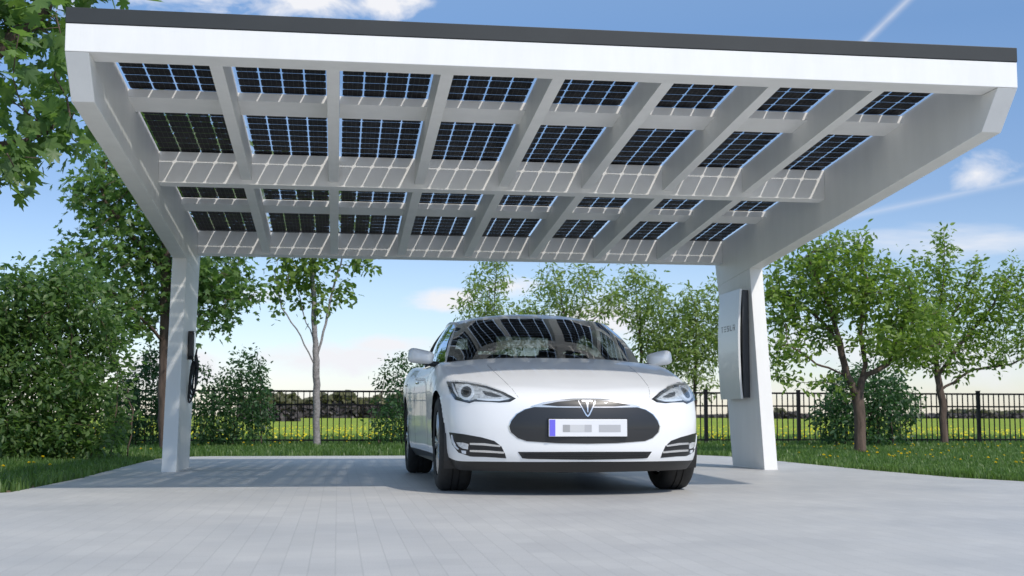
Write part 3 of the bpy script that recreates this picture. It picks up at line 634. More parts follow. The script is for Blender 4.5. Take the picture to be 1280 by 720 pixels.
sb = lambda y: rb(y) - .2613
for xa, xb in ((XL, IL), (IR, XR)):
    # side beam: chamfered nose at the front, rising over the column at the back
    mb = MB(); mb.prism_x([(7.889, 2.7535), (8.127, sb(8.127)), (13.168, sb(13.168)), (14.34, sb(14.34)), (14.50, pp_(14.5) - .001), (8.113, pp_(8.113) - .001), (8.113, 2.7535)], xa, xb); mb.build('side_beam', W_, cp, off=CO, bevel=.004)
    mb = MB(); mb.prism_x([(12.793, -.02), (13.862, -.02), (14.335, sb(14.335) - .0), (13.168, sb(13.168) - .0)][::1], xa, xb); mb.build('column', W_, cp, off=CO, bevel=.004)
for k in range(-3, 4):
    X = XO + k * BP; mb = MB()
    mb.sbox(X - RW / 2, X + RW / 2, 8.112, 10.985, rb, lambda y: pp_(y) - .006); mb.sbox(X - RW / 2, X + RW / 2, 11.125, 14.13, rb, lambda y: pp_(y) - .006)
    mb.build('rafter', W_, cp, off=CO, bevel=.003)
for k in range(8):
    xa = IL if k == 0 else XO + (k - 4) * BP + RW / 2 + .001; xb = IR if k == 7 else XO + (k - 3) * BP - RW / 2 - .001
    for (ya, yb) in ((9.34, 9.69), (12.61, 12.925)):
        mb = MB(); mb.sbox(xa, xb, ya, yb, lambda y: pp_(y) - .072, lambda y: pp_(y) - .012); mb.build('purlin', W_, cp, off=CO)
mb = MB(); mb.sbox(IL + .001, IR - .001, 10.988, 11.122, lambda y: rb(y) - .038, lambda y: pp_(y) - .009); mb.build('cross_beam', W_, cp, off=CO, bevel=.003)
mb = MB(); mb.sbox(IL + .001, IR - .001, 14.132, 14.29, lambda y: rb(y) - .018, lambda y: pp_(y) - .009); mb.build('cross_beam', W_, cp, off=CO, bevel=.003)
# solar panels: cells in four columns with clear gaps, glass above
def panel(k, ya, yb):
    xr = XO + (k - 3) * BP - RW / 2 - .014 if k < 7 else IR - .017
    cw = .1575 if k else (xr - IL - .004) / 4
    mb = MB(); n = int(round((yb - ya) / .1537)); py = (yb - ya) / n; c = .013
    for i in range(4):
        x1 = xr - i * cw; x0 = x1 - (cw - .011)
        for j in range(n):
            y0, y1 = ya + j * py + .003, ya + (j + 1) * py - .003
            o = [(x0 + c, y0), (x1 - c, y0), (x1, y0 + c), (x1, y1 - c), (x1 - c, y1), (x0 + c, y1), (x0, y1 - c), (x0, y0 + c)]
            vs = [(x, y, pp_(y)) for x, y in o] + [(x, y, pp_(y) + .0005) for x, y in o]
            mb.add(vs, [tuple(range(8))[::-1], tuple(range(8, 16))] + [(a_, (a_ + 1) % 8, 8 + (a_ + 1) % 8, 8 + a_) for a_ in range(8)])
            for q_ in range(1, 4):
                xx = x0 + (x1 - x0) * q_ / 4; mb.add([(xx - .0012, y0 + .004, pp_(y0) - .0009), (xx + .0012, y0 + .004, pp_(y0) - .0009), (xx + .0012, y1 - .004, pp_(y1) - .0009), (xx - .0012, y1 - .004, pp_(y1) - .0009)], [(0, 3, 2, 1)], 1)
    o = mb.build('solar_panel', [M['cell'], M['busbar']], cp, off=CO)
    g = MB(); xl = xr - .64; g.add([(xl - .02, ya, pp_(ya) + .006), (xr + .012, ya, pp_(ya) + .006), (xr + .012, yb, pp_(yb) + .006), (xl - .02, yb, pp_(yb) + .006)], [(0, 1, 2, 3)])
    g.build('glass_sheet', M['panel_glass'], o, off=CO)
for k in range(8):
    panel(k, 10.907 - 18 * .1537, 10.907); panel(k, 10.9075, 10.9075 + 21 * .1537)

# battery cabinet on the right column
bx = empty('battery_unit', (IR, 13.55, 1.3), 'white wall battery cabinet with dark side on the right carport column', 'battery'); BO = bx.location
Y0, Y1, Z0, Z1 = 13.20, 13.93, .735, 1.915
mb = MB(); mb.box(IR - .075, IR - .001, Y0 + .015, Y1 - .015, Z0 + .012, Z1 - .012); mb.build('casing', M['unit_grey'], bx, off=BO, bevel=.006)
n = 24; P = np.zeros((n, 9, 3)); Q = np.zeros((n, 9, 3))
for i in range(n):
    for j in range(9):
        t = i / (n - 1); z = Z0 + (Z1 - Z0) * t; y = Y0 + (Y1 - Y0) * j / 8
        x = IR - .088 - .042 * math.sin(math.pi * (.12 + .8 * t)) ** .8
        P[i, j] = (x, y, z); Q[i, j] = (min(IR - .076, x + .022), y, z)
mb = MB(); mb.grid(P); mb.grid(Q, flip=True)
for (A_, B_, fl) in ((P[:, 0], Q[:, 0], False), (P[:, -1], Q[:, -1], True), (P[0], Q[0], True), (P[-1], Q[-1], False)): mb.grid(np.stack([A_, B_], 1), flip=fl)
mb.build('front_cover', M['unit_white'], bx, off=BO, smooth=True, merge=1e-5, angle=40)
# raised lettering across the cover, strokes laid out in (across, up)
def cover_x(z):
    t = (z - Z0) / (Z1 - Z0); return IR - .088 - .042 * math.sin(math.pi * (.12 + .8 * t)) ** .8
LET = {'T': [(0, 1, .82, 1), (.41, .59, 0, .68)], 'E': [(0, 1, .82, 1), (0, 1, .41, .59), (0, 1, 0, .18)], 'S': [(0, 1, .82, 1), (0, .2, .5, .82), (0, 1, .41, .59), (.8, 1, .18, .5), (0, 1, 0, .18)],
       'L': [(0, .2, .18, 1), (0, 1, 0, .18)], 'A': [(0, 1, .82, 1), (0, .2, 0, .64), (.8, 1, 0, .64), (.2, .8, .41, .59)]}
mb = MB(); lw, lh, gp_ = .062, .062, .105; yy = (Y0 + Y1) / 2 + 2 * gp_ + lw / 2; zt = 1.475
for c_ in 'TESLA':
    for (a0, a1, b0_, b1_) in LET[c_]:
        z0_, z1_ = zt + b0_ * lh, zt + b1_ * lh; xx = cover_x((z0_ + z1_) / 2)
        mb.box(xx - .003, xx + .004, yy - a1 * lw, yy - a0 * lw, z0_, z1_)
    yy -= gp_
mb.build('lettering', M['letter'], bx, off=BO)

# wall charger with coiled cable on the left column
ch = empty('wall_charger', (IL, 13.5, 1.25), 'slim black wall charger with coiled cable on the left carport column', 'charger'); HO = ch.location
mb = MB(); mb.prism_x([(13.46, 1.12), (13.60, 1.12), (13.615, 1.16), (13.615, 1.38), (13.60, 1.415), (13.46, 1.415), (13.445, 1.38), (13.445, 1.16)], IL + .001, IL + .058); mb.build('housing', M['black_gloss'], ch, off=HO, bevel=.008)
mb = MB(); mb.prism_x([(13.47, 1.15), (13.59, 1.15), (13.59, 1.40), (13.47, 1.40)], IL + .0585, IL + .066); mb.build('face_plate', M['satin'], ch, off=HO, bevel=.003)
mb = MB()
cr_ = np.random.default_rng(2)
for i in range(4):
    pts = []; ry, rz = .06 + .012 * i, .15 + .02 * i
    for j in range(33):
        a_ = 2 * math.pi * j / 32; pts.append((IL + .058 + .040 * math.sin(a_ + .35 * i) * (.6 + .13 * i), 13.53 + ry * math.sin(a_), 1.10 - rz + rz * math.cos(a_)))
    mb.tube(pts, .0095, 7)
mb.tube([(IL + .04, 13.55, 1.13), (IL + .06, 13.57, 1.02), (IL + .05, 13.55, .85), (IL + .06, 13.52, .76), (IL + .08, 13.5, .80), (IL + .085, 13.49, 1.05)], .0095, 7)
mb.build('cable', M['black_plastic'], ch, off=HO, smooth=True)
mb = MB(); mb.tube([(IL + .085, 13.49, 1.03), (IL + .088, 13.485, 1.12), (IL + .083, 13.475, 1.17)], [.016, .019, .014], 10); mb.tube([(IL + .083, 13.475, 1.165), (IL + .093, 13.46, 1.225)], [.011, .009], 8); mb.build('plug', M['black_plastic'], ch, off=HO, smooth=True)

# ------------------------------------------------------------------ car (local frame: x across, y rearwards from the front axle, z up)
PSI = .014; CX, CY = 1.6789, 9.531
car = empty('parked_car', (CX, CY, 0), 'glossy white sedan facing the camera under the carport', 'car', rz=PSI)
def cr1(ts, vals, tq):
    ts = np.asarray(ts, float); vals = np.asarray(vals, float); n = len(ts); h = np.diff(ts); dl = np.diff(vals, axis=0) / h.reshape(-1, *([1] * (vals.ndim - 1)))
    m = np.empty_like(vals); m[0] = dl[0]; m[-1] = dl[-1]
    for i in range(1, n - 1): m[i] = (dl[i] * h[i - 1] + dl[i - 1] * h[i]) / (h[i] + h[i - 1])
    tq = np.asarray(tq, float); k = np.clip(np.searchsorted(ts, tq, 'right') - 1, 0, n - 2); t = ((tq - ts[k]) / h[k]).reshape(-1, *([1] * (vals.ndim - 1))); hh = h[k].reshape(t.shape)
    return (2 * t**3 - 3 * t**2 + 1) * vals[k] + (t**3 - 2 * t**2 + t) * hh * m[k] + (-2 * t**3 + 3 * t**2) * vals[k + 1] + (t**3 - t**2) * hh * m[k + 1]
ZC = ([-.3, 0, .10, .22, .40, .75, 1.15, 1.42, 2.0, 3.0, 4.0, 4.5, 4.85, 5.0, 5.3], [.60, .668, .712, .755, .805, .885, .964, 1.006, 1.010, 1.02, 1.06, 1.075, 1.045, 1.00, .9])
UN = ([0, .25, .5, .72, .85, 1.0], [0, .02, .085, .20, .34, .6])
def H(x, u):
    x = np.abs(np.asarray(x, float)); u = np.asarray(u, float)
    sh = np.array(cr1(UN[0], UN[1], x.ravel())).reshape(x.shape) * .30 * np.clip(1 - u / 1.3, 0, 1)
    z = np.array(cr1(ZC[0], ZC[1], (u - sh).ravel())).reshape(x.shape)
    return z - .052 * (x / .87) ** 2.6
def Hs(x, u): return float(H(np.array([x]), np.array([u]))[0])
st = []
for x, u in ((0, 0), (.25, .02), (.5, .085), (.72, .20), (.855, .345)):
    k = x / .855
    l5 = (x * .965, u + .115 + .05 * k)
    l8u = .80 + .30 * k
    row = [(x * .955, u + .11, .162 + .006 * k), (x * .985, u + .035, .238 - .004 * k), (x, u, .40), (x, u + .006, .55 + .01 * k), (x * .992, u + .035 + .015 * k, .648 + .045 * k), (*l5, Hs(*l5))]
    for f in (.33, .67, 1.0):
        xx = l5[0] * (1 - f); uu = l5[1] + (l8u - l5[1]) * f; row.append((xx, uu, Hs(xx, uu)))
    st.append(row)
for xs_, u, l8u in ((.925, .56, 1.14), (.962, .93, 1.28), (.955, 1.40, 1.52), (.948, 1.9, 1.95), (.955, 2.5, 2.5), (.966, 3.1, 3.05), (.985, 3.89, 3.75), (.955, 4.4, 4.15)):
    l5x = xs_ - .075; zs = Hs(l5x, u)
    row = [(xs_ - .07, u, .185), (xs_ - .025, u, .255), (xs_ - .004, u, .42), (xs_, u, .60), (xs_ - .016, u, zs - .085), (l5x, u, zs)]
    for f in (.33, .67, 1.0):
        xx = l5x * (1 - f); uu = u + (l8u - u) * f; row.append((xx, uu, Hs(xx, uu)))
    st.append(row)
for x, u in ((.83, 4.80), (.5, 4.93), (0, 4.975)):
    l5 = (x * .97, u - .06); l8u = 4.3 + .1 * (1 - x)
    row = [(x * .93, u - .10, .22), (x * .98, u - .03, .30), (x, u, .48), (x, u - .01, .65), (x * .99, u - .03, .90), (*l5, Hs(*l5) - .01)]
    for f in (.33, .67, 1.0):
        xx = l5[0] * (1 - f); uu = l5[1] + (l8u - l5[1]) * f; row.append((xx, uu, Hs(xx, uu)))
    st.append(row)
st = np.array(st)
segc = [3, 5, 5, 4, 4, 6, 6, 6]
tq = np.concatenate([k + np.arange(c) / c for k, c in enumerate(segc)] + [[8.0]]); LV = np.cumsum([0] + segc)
rows = []
for row in st:
    gh = row[7] * np.array([-1, 1, 1]); ch_ = np.r_[0, np.cumsum(np.linalg.norm(np.diff(np.vstack([row, gh]), axis=0), axis=1) + .01)]
    tqq = np.interp(tq, np.arange(9), ch_[:9]); rows.append(cr1(ch_, np.vstack([row, gh]), tqq))
G0 = np.array(rows)
ex = np.concatenate([G0[1:2] * np.array([-1, 1, 1]), G0, G0[-2:-1] * np.array([-1, 1, 1])])
cs = np.r_[0, np.cumsum(np.linalg.norm(np.diff(ex[:, LV[3]], axis=0), axis=1))]
seg_s = np.diff(cs)[1:-1]; tsq = []
for i, d_ in enumerate(seg_s):
    m_ = max(4, int(round(d_ / (.022 if i < 6 else .035)))); tsq += list(cs[1 + i] + d_ * np.arange(m_) / m_)
tsq.append(cs[-2]); G = cr1(cs, ex, tsq)
hz = H(G[:, LV[5] + 2:, 0], G[:, LV[5] + 2:, 1]); G[:, LV[5] + 2:, 2] = hz
for kk, wt in ((0, .35), (1, .7)): G[:, LV[5] + kk, 2] = (1 - wt) * G[:, LV[5] + kk, 2] + wt * H(G[:, LV[5] + kk, 0], G[:, LV[5] + kk, 1]) if kk else G[:, LV[5], 2]
G[0, :, 0] = 0; G[-1, :, 0] = 0; G[:, -1, 0] = 0; G[:, :, 0] = np.maximum(G[:, :, 0], 0)
AX = (.93, 3.89); WR = .348; ARCH = .392
cowl = lambda x: np.interp(np.abs(x), [0, .35, .62, .78, .9], [1.47, 1.52, 1.67, 1.9, 2.2])
def shell(r0, r1, name, mat):
    """mirrored strip of body rows r0..r1 with wheel arches and cabin opening removed"""
    mb = MB()
    for sgn in (1, -1):
        g = G[:, r0:r1 + 1].copy(); a, b = g.shape[:2]
        c = (g[:-1, :-1] + g[1:, :-1] + g[:-1, 1:] + g[1:, 1:]) / 4
        rem = np.zeros((a - 1, b - 1), bool)
        for axu in AX: rem |= (np.hypot(c[..., 1] - axu, c[..., 2] - .345) < ARCH) & (c[..., 0] > .7)
        touched = np.zeros((a, b), bool); kept = np.zeros((a, b), bool)
        for di in (0, 1):
            for dj in (0, 1):
                touched[di:a - 1 + di, dj:b - 1 + dj] |= rem; kept[di:a - 1 + di, dj:b - 1 + dj] |= ~rem
        bd_ = touched & kept
        for axu in AX:
            d_ = np.stack([g[..., 1] - axu, g[..., 2] - .345], -1); l_ = np.linalg.norm(d_, axis=-1); k = bd_ & (l_ < .6) & (l_ > .05)
            g[..., 1] = np.where(k, axu + d_[..., 0] / np.maximum(l_, .01) * ARCH, g[..., 1]); g[..., 2] = np.where(k, .345 + d_[..., 1] / np.maximum(l_, .01) * ARCH, g[..., 2])
        g[..., 2] = np.maximum(g[..., 2], .15)
        cab = (c[..., 2] > .88) & (c[..., 1] > cowl(c[..., 0])) & (c[..., 1] < 4.40) & (c[..., 0] < np.interp(c[..., 1], [1.5, 1.9, 2.3, 2.9, 3.5, 4.1, 4.5], [.72, .76, .82, .83, .815, .755, .62]))
        rem |= cab
        fs = [(i * b + j, i * b + j + 1, (i + 1) * b + j + 1, (i + 1) * b + j) for i in range(a - 1) for j in range(b - 1) if not rem[i, j]]
        if sgn < 0: g[..., 0] *= -1; fs = [f[::-1] for f in fs]
        mb.add(g.reshape(-1, 3) - np.array([0, .93, 0]), fs)
    return mb
body_mb = shell(LV[1], LV[8], 'body', None)
# solid copy for projecting trim onto
bv = [Vector(p) for p in body_mb.v]
full = MB()
for sgn in (1, -1):
    g = G.copy(); g[..., 0] *= sgn; full.grid(g - np.array([0, .93, 0]), flip=sgn < 0)
BVH = BVHTree.FromPolygons([Vector(p) for p in full.v], full.f)
body_mb.build('body', M['paint'], car, smooth=True, merge=2e-4)
shell(LV[0], LV[1], 'l', None).build('lower_trim', M['black_plastic'], car, smooth=True, merge=2e-4)
mb = MB()   # underside and arch liners
mb.box(-.62, .62, -.60, 3.9, .18, .30); mb.box(-.90, .90, .45, 2.50, .185, .26)
for axu in AX:
    for s_ in (1, -1):
        P = np.array([[(s_ * x, axu - .93 + (ARCH + .004) * math.cos(a_), .345 + (ARCH + .004) * math.sin(a_)) for x in (.55, .75, .93)] for a_ in np.linspace(-.45, math.pi + .45, 28)]); mb.grid(P)
        mb.prism_x([(axu - .93 + ARCH * math.cos(a_), .345 + ARCH * math.sin(a_)) for a_ in np.linspace(-.4, math.pi + .4, 20)], min(s_ * .53, s_ * .55), max(s_ * .53, s_ * .55))
mb.build('underbody', M['black_plastic'], car)

CLOC = np.array([CX, CY, 0]); cps, sps = math.cos(PSI), math.sin(PSI)
ROTI = np.array([[cps, sps, 0], [-sps, cps, 0], [0, 0, 1]])
def cast(o, d):
    h = BVH.ray_cast(Vector(o), Vector(d).normalized())
    if h[0] is None: return None
    nr_ = np.array(h[1]); return np.array(h[0]), (nr_ if nr_ @ np.asarray(d) < 0 else -nr_)
def hitpx(px, py): return cast(ROTI @ (CAMP - CLOC), ROTI @ ray(px, py))
def front(x, z): return cast((x, -3, z), (0, 1, 0))
def sidehit(sgn):
    return lambda u, z: cast((sgn * 3, u - .93, z), (-sgn, 0, 0))
def rearhit(x, z): return cast((x, 7, z), (0, -1, 0))
def dens(poly, step, closed=True):
    o = []; n = len(poly)
    for i in range(n if closed else n - 1):
        p, q_ = np.array(poly[i], float), np.array(poly[(i + 1) % n], float); m_ = max(1, int(np.linalg.norm(q_ - p) / step))
        o += [p + (q_ - p) * j / m_ for j in range(m_)]
    if not closed: o.append(np.array(poly[-1], float))
    return np.array(o)
def smoothpoly(poly, n=8):
    p = np.array(poly, float); q_ = np.vstack([p[-2:], p, p[:2]]); ts = np.r_[0, np.cumsum(np.linalg.norm(np.diff(q_, axis=0), axis=1) ** .5)]
    tq_ = np.concatenate([np.linspace(ts[i], ts[i + 1], n, endpoint=False) for i in range(2, 2 + len(p))]); return cr1(ts, q_, tq_)
def patch(poly, fn, off, step, mb, mirror=False, mi=0, skirt=.012):
    """fill a 2D outline, drop it on the body and raise it by off, with a skirt back into the body"""
    poly = dens(poly, step); lo, hi = poly.min(0), poly.max(0)
    gx, gy = np.meshgrid(np.arange(lo[0], hi[0], step), np.arange(lo[1], hi[1], step)); inner = np.c_[gx.ravel(), gy.ravel()]
    d = np.linalg.norm(inner[:, None] - poly[None], axis=2).min(1); inner = inner[d > step * .45]
    n = len(poly); pts = [Vector(p) for p in poly] + [Vector(p) for p in inner]
    r = delaunay_2d_cdt(pts, [(i, (i + 1) % n) for i in range(n)], [], 1, 1e-6)
    v3 = []; low = []
    for p in r[0]:
        h = fn(p.x, p.y)
        if h is None: h = (np.array([0, 0, -5.0]), np.array([0, -1, 0.]))
        nr_ = h[1]
        v3.append(h[0] + nr_ * off); low.append(h[0] - nr_ * skirt)
    tris = [tuple(t) for t in r[2] if all(v3[i][2] > -1 for i in t)]
    # outward orientation
    def orient(t):
        a_, b_, c_ = (v3[i] for i in t); nn_ = np.cross(b_ - a_, c_ - a_); h = fn(*r[0][t[0]]); return t if nn_ @ h[1] > 0 else t[::-1]
    tris = [orient(t) for t in tris]
    ed = {}
    for t in tris:
        for a_, b_ in ((t[0], t[1]), (t[1], t[2]), (t[2], t[0])): ed[(a_, b_)] = 1
    m_ = len(v3); sk = [(b_, a_, m_ + a_, m_ + b_) for a_, b_ in ed if (b_, a_) not in ed]
    for sg in ((1, -1) if mirror else (1,)):
        vv = [(p[0] * sg, p[1], p[2]) for p in v3 + low]; ff = tris + sk
        if sg < 0: ff = [f[::-1] for f in ff]
        mb.add(vv, ff, mi)
def strip(line, wid, fn, off, step, mb, mirror=False, mi=0):
    line = dens(line, step, False); t = np.gradient(line, axis=0); t /= np.linalg.norm(t, axis=1)[:, None]; nr_ = np.c_[-t[:, 1], t[:, 0]]
    wv = (np.asarray(wid) if np.ndim(wid) else np.full(len(line), wid))
    if len(wv) != len(line): wv = np.interp(np.linspace(0, 1, len(line)), np.linspace(0, 1, len(wv)), wv)
    patch(np.vstack([line + nr_ * wv[:, None] / 2, (line - nr_ * wv[:, None] / 2)[::-1]]), fn, off, step, mb, mirror, mi)
sym = lambda h: [(x, z) for x, z in h] + [(-x, z) for x, z in h[::-1] if x > 1e-6]
def part(name, mat, mb, parent=None, **kw): return mb.build(name, mat, parent or car, smooth=True, angle=kw.pop('angle', 50), **kw)
# nose cone
gout = sym([(0, .603), (.20, .605), (.36, .608), (.42, .592), (.475, .56), (.512, .515), (.527, .476), (.515, .437), (.47, .398), (.41, .377), (.2, .364), (0, .361)])
big = lambda poly, k, cz: [(x * k, cz + (z - cz) * k) for x, z in poly]
mb = MB(); patch(big(gout, 1.018, .484), front, .0025, .014, mb); part('grille_rim', M['chrome'], mb)
mb = MB(); patch(gout, front, .005, .014, mb); gr = part('nose_cone', M['nose_black'], mb)
mb = MB(); patch(sym([(0, .667), (.1, .665), (.2, .656), (.3, .64), (.385, .613), (.36, .608), (.2, .6065), (0, .606)]), front, .003, .012, mb); part('grille_rim', M['chrome'], mb)
mb = MB(); patch(sym([(0, .655), (.1, .652), (.2, .643), (.31, .622), (.2, .6135), (0, .6125)]), front, .006, .012, mb); part('upper_slot', M['nose_black'], mb)
# badge: V shield with a T-shaped emblem
mb = MB(); patch([(-.062, .658), (0, .663), (.062, .658), (.060, .640), (.014, .552), (0, .540), (-.014, .552), (-.060, .640)], front, .009, .008, mb); bd2 = part('badge', M['chrome'], mb)
mb = MB(); patch([(-.053, .650), (0, .655), (.053, .650), (.051, .639), (.009, .561), (0, .552), (-.009, .561), (-.051, .639)], front, .012, .006, mb); part('shield', M['nose_black'], mb, bd2)
mb = MB(); patch([(-.040, .647), (-.02, .652), (0, .654), (.02, .652), (.040, .647), (.034, .637), (.016, .639), (.007, .634), (.0025, .570), (-.0025, .570), (-.007, .634), (-.016, .639), (-.034, .637)], front, .016, .005, mb); part('emblem', M['chrome'], mb, bd2)
# lower intake
mb = MB(); patch([(-.468, .304), (0, .306), (.468, .304), (.438, .262), (.40, .258), (0, .252), (-.40, .258), (-.438, .262)], front, .0035, .014, mb); part('lower_intake', M['black_plastic'], mb)
mb = MB()
for z_ in (.270, .283, .296): strip([(-.43, z_), (0, z_ - .001), (.43, z_)], .003, front, .007, .02, mb)
part('mesh_bars', M['black_gloss'], mb)
# number plate, standing off the nose
mb = MB(); yp = front(0, .468)[0][1] - .014
mb.box(-.272, .272, yp, yp + .010, .409, .527); pl = mb.build('number_plate', M['plate'], car, bevel=.003)
mb = MB(); mb.box(-.277, .277, yp + .0101, yp + .03, .404, .532); mb.build('plate_holder', M['black_plastic'], car)
for (xa, xb, za, zb, mm) in ((-.268, -.228, .412, .524, 'plate_blue'), (-.176, -.127, .440, .489, 'plate_grey1'), (-.127, -.026, .440, .489, 'plate_grey3'), (-.026, .024, .440, .489, 'plate_grey2'), (.074, .226, .440, .489, 'plate_grey2')):
    b_ = MB(); b_.box(xa, xb, yp - .0016, yp - .0002, za, zb); b_.build('plate_mark', M[mm], pl)
# headlights
hl = [(558.4, 477.3), (570, 477.4), (582.2, 478.2), (606.7, 482.2), (628.9, 490), (644.9, 498.2), (638, 502.2), (624.4, 503.3), (611, 502.2), (593.3, 501.8), (586.7, 504), (568.9, 499.6), (563.3, 491.1)]
hlc = np.mean(hl, axis=0); shrink = lambda poly, k, c: [tuple(np.array(c) + (np.array(p) - c) * k) for p in poly]
def circ(cx, cy, r, k=1.0, n=18): return [(cx + r * k * math.cos(2 * math.pi * i / n), cy + r * math.sin(2 * math.pi * i / n)) for i in range(n)]
fog = [(561.6, 540.4), (580, 542.7), (602.2, 546.7), (617.8, 551.1), (626.7, 557.8), (631.1, 566.7), (632.9, 572.7), (606.7, 571.1), (592, 570.8), (587.8, 570.4), (573.3, 565.6), (565.6, 555.6)]
def mir(fn, s_):     # reflect a hit to the other side of the car
    def g(a_, b_):
        h = fn(a_, b_)
        if h is None or s_ < 0: return h
        return h[0] * np.array([-1, 1, 1]), h[1] * np.array([-1, 1, 1])
    return g
for s_ in (-1, 1):
    f_ = mir(hitpx, s_)
    mb = MB(); patch(hl, f_, .002, 2.5, mb); h0 = part('headlight', M['black_gloss'], mb)
    mb = MB(); patch(shrink(hl, .90, hlc), f_, .0035, 2.5, mb); part('bezel', M['lamp_dark'], mb, h0)
    mb = MB(); patch([(569, 480.5), (582, 481.2), (606, 485.4), (626, 492.6), (638, 498.6), (625, 500.8), (611, 499.8), (594, 499.2), (587, 501), (574, 497)], f_, .005, 2.0, mb); part('reflector', M['housing'], mb, h0)
    mb = MB(); patch([(603, 489.5), (615, 491.5), (628, 496.3), (619, 496.8), (607, 494.6)], f_, .007, 1.6, mb); part('inner_bezel', M['lamp_dark'], mb, h0)
    mb = MB(); patch(circ(583.5, 490.6, 9.8), f_, .007, 1.8, mb); part('lamp_ring', M['lamp_white'], mb, h0)
    mb = MB(); patch(circ(583.5, 490.6, 6.6), f_, .009, 1.5, mb); part('projector', M['lamp_dark'], mb, h0)
    mb = MB(); patch(circ(583.5, 490.6, 3.4), f_, .012, 1.2, mb); part('bulb', M['black_gloss'], mb, h0)
    mb = MB(); strip([(597, 499.3), (611, 500.2), (625, 500.6), (636, 499.0)], [1.2, 2.4, 2.2, .8], f_, .008, 1.5, mb); strip([(566, 480), (568.5, 488), (573, 496)], [1.4, 2.2, 1.4], f_, .008, 1.5, mb); part('light_strip', M['lamp_white'], mb, h0)
    mb = MB(); patch(shrink(hl, .985, hlc), f_, .0145, 2.5, mb, skirt=-.0144); part('lens', M['lens'], mb, h0)
    # fog lamp nest
    mb = MB(); patch(fog, f_, .0025, 2.5, mb); g0 = part('fog_surround', M['black_gloss'], mb)
    mb = MB(); strip([(588.5, 554.6), (606, 555.2), (626, 557.6)], [2.4, 2.8, 2.0], f_, .012, 1.6, mb); strip([(588.5, 563.3), (606, 563.9), (630.4, 565.4)], [2.4, 2.8, 2.0], f_, .012, 1.6, mb); part('chrome_bar', M['chrome'], mb, g0)
    mb = MB(); strip([(565.2, 543.5), (566.4, 551), (569.5, 557.5), (573.8, 561.5)], [.9, 2.0, 2.2, 1.0], f_, .008, 1.2, mb); part('daylight_strip', M['lamp_white'], mb, g0)
    mb = MB(); patch([(571.5, 553.0), (579, 553.2), (585.8, 555), (585.6, 561.5), (579.5, 560.6), (574.5, 557.6)], f_, .008, 1.4, mb); part('fog_lamp', M['housing'], mb, g0)
    mb = MB(); patch([(577.5, 562.8), (583, 563.4), (583, 567.2), (578.4, 566.2)], f_, .008, 1.2, mb); part('sensor', M['lamp_white'], mb, g0)
    # side: handles, door gaps, rocker
    sf = sidehit(s_)
    mb = MB()
    for ln in ([(1.88, .93), (1.84, .75), (1.80, .42), (1.82, .29)], [(2.98, .93), (2.98, .60), (2.96, .40), (2.94, .29)], [(3.86, .95), (3.80, .86), (3.62, .74), (3.50, .60), (3.42, .42), (3.34, .30)]): strip(ln, .006, sf, .0008, .03, mb)
    mb.build('door_gap', M['black_gloss'], car, smooth=True)
    for uu in (2.68, 3.62):
        mb = MB(); strip([(uu, .835), (uu + .11, .838), (uu + .22, .845)], [.018, .026, .018], sf, .007, .02, mb); mb.build('door_handle', M['chrome'], car, smooth=True)
    mb = MB(); patch([(s_ * .45, .90), (s_ * .80, .92), (s_ * .86, .84), (s_ * .80, .78), (s_ * .45, .80)], rearhit, .004, .03, mb); mb.build('tail_light', M['red_lamp'], car, smooth=True)
    # bonnet shut line
    mb = MB(); strip([(648, 497), (640, 486), (628, 474), (617, 464), (609, 456)], .28, f_, .0006, 3, mb); mb.build("bonnet_gap", M['lamp_dark'], car, smooth=True)
# wheels
def wheel(x, y, s_):
    mb = MB(); w_ = .122
    prof = [(-w_ + .012, .24), (-w_, .27), (-w_ + .004, .315), (-w_ + .02, .338), (-w_ + .045, WR), (-.03, WR), (-.028, WR - .008), (-.020, WR - .008), (-.018, WR), (.018, WR), (.020, WR - .008), (.028, WR - .008), (.03, WR), (w_ - .045, WR), (w_ - .02, .338), (w_ - .004, .315), (w_, .27), (w_ - .012, .24)]
    mb.lathe_x(prof, x, y, WR, 48); wr = part('wheel', M['rubber'], mb, angle=35)
    mb = MB(); o_ = s_ * .10
    mb.lathe_x([(o_, .245), (o_ - s_ * .012, .228), (o_ - s_ * .05, .222), (-s_ * .09, .222)], x, y, WR, 40)
    for i in range(10):
        a_ = 2 * math.pi * (i // 2) / 5 + (.16 if i % 2 else -.16); b_ = 2 * math.pi * (i // 2) / 5 + (.06 if i % 2 else -.06)
        mb.tube([(x + s_ * .085, y + .03 * math.cos(b_), WR + .03 * math.sin(b_)), (x + s_ * .10, y + .13 * math.cos((a_ + b_) / 2), WR + .13 * math.sin((a_ + b_) / 2)), (x + s_ * .092, y + .228 * math.cos(a_), WR + .228 * math.sin(a_))], [.026, .019, .017], 8)
    mb.lathe_x([(s_ * .104, .001), (s_ * .102, .045), (s_ * .08, .055)], x, y, WR, 24); part('rim', M['alloy'], mb, wr)
    mb = MB(); mb.lathe_x([(s_ * .02, .05), (s_ * .02, .175), (s_ * .0, .175), (0, .05)], x, y, WR, 32); part('brake_disc', M['satin'], mb, wr)
for s_ in (-1, 1):
    wheel(s_ * .831, 0, s_); wheel(s_ * .85, 2.96, s_)
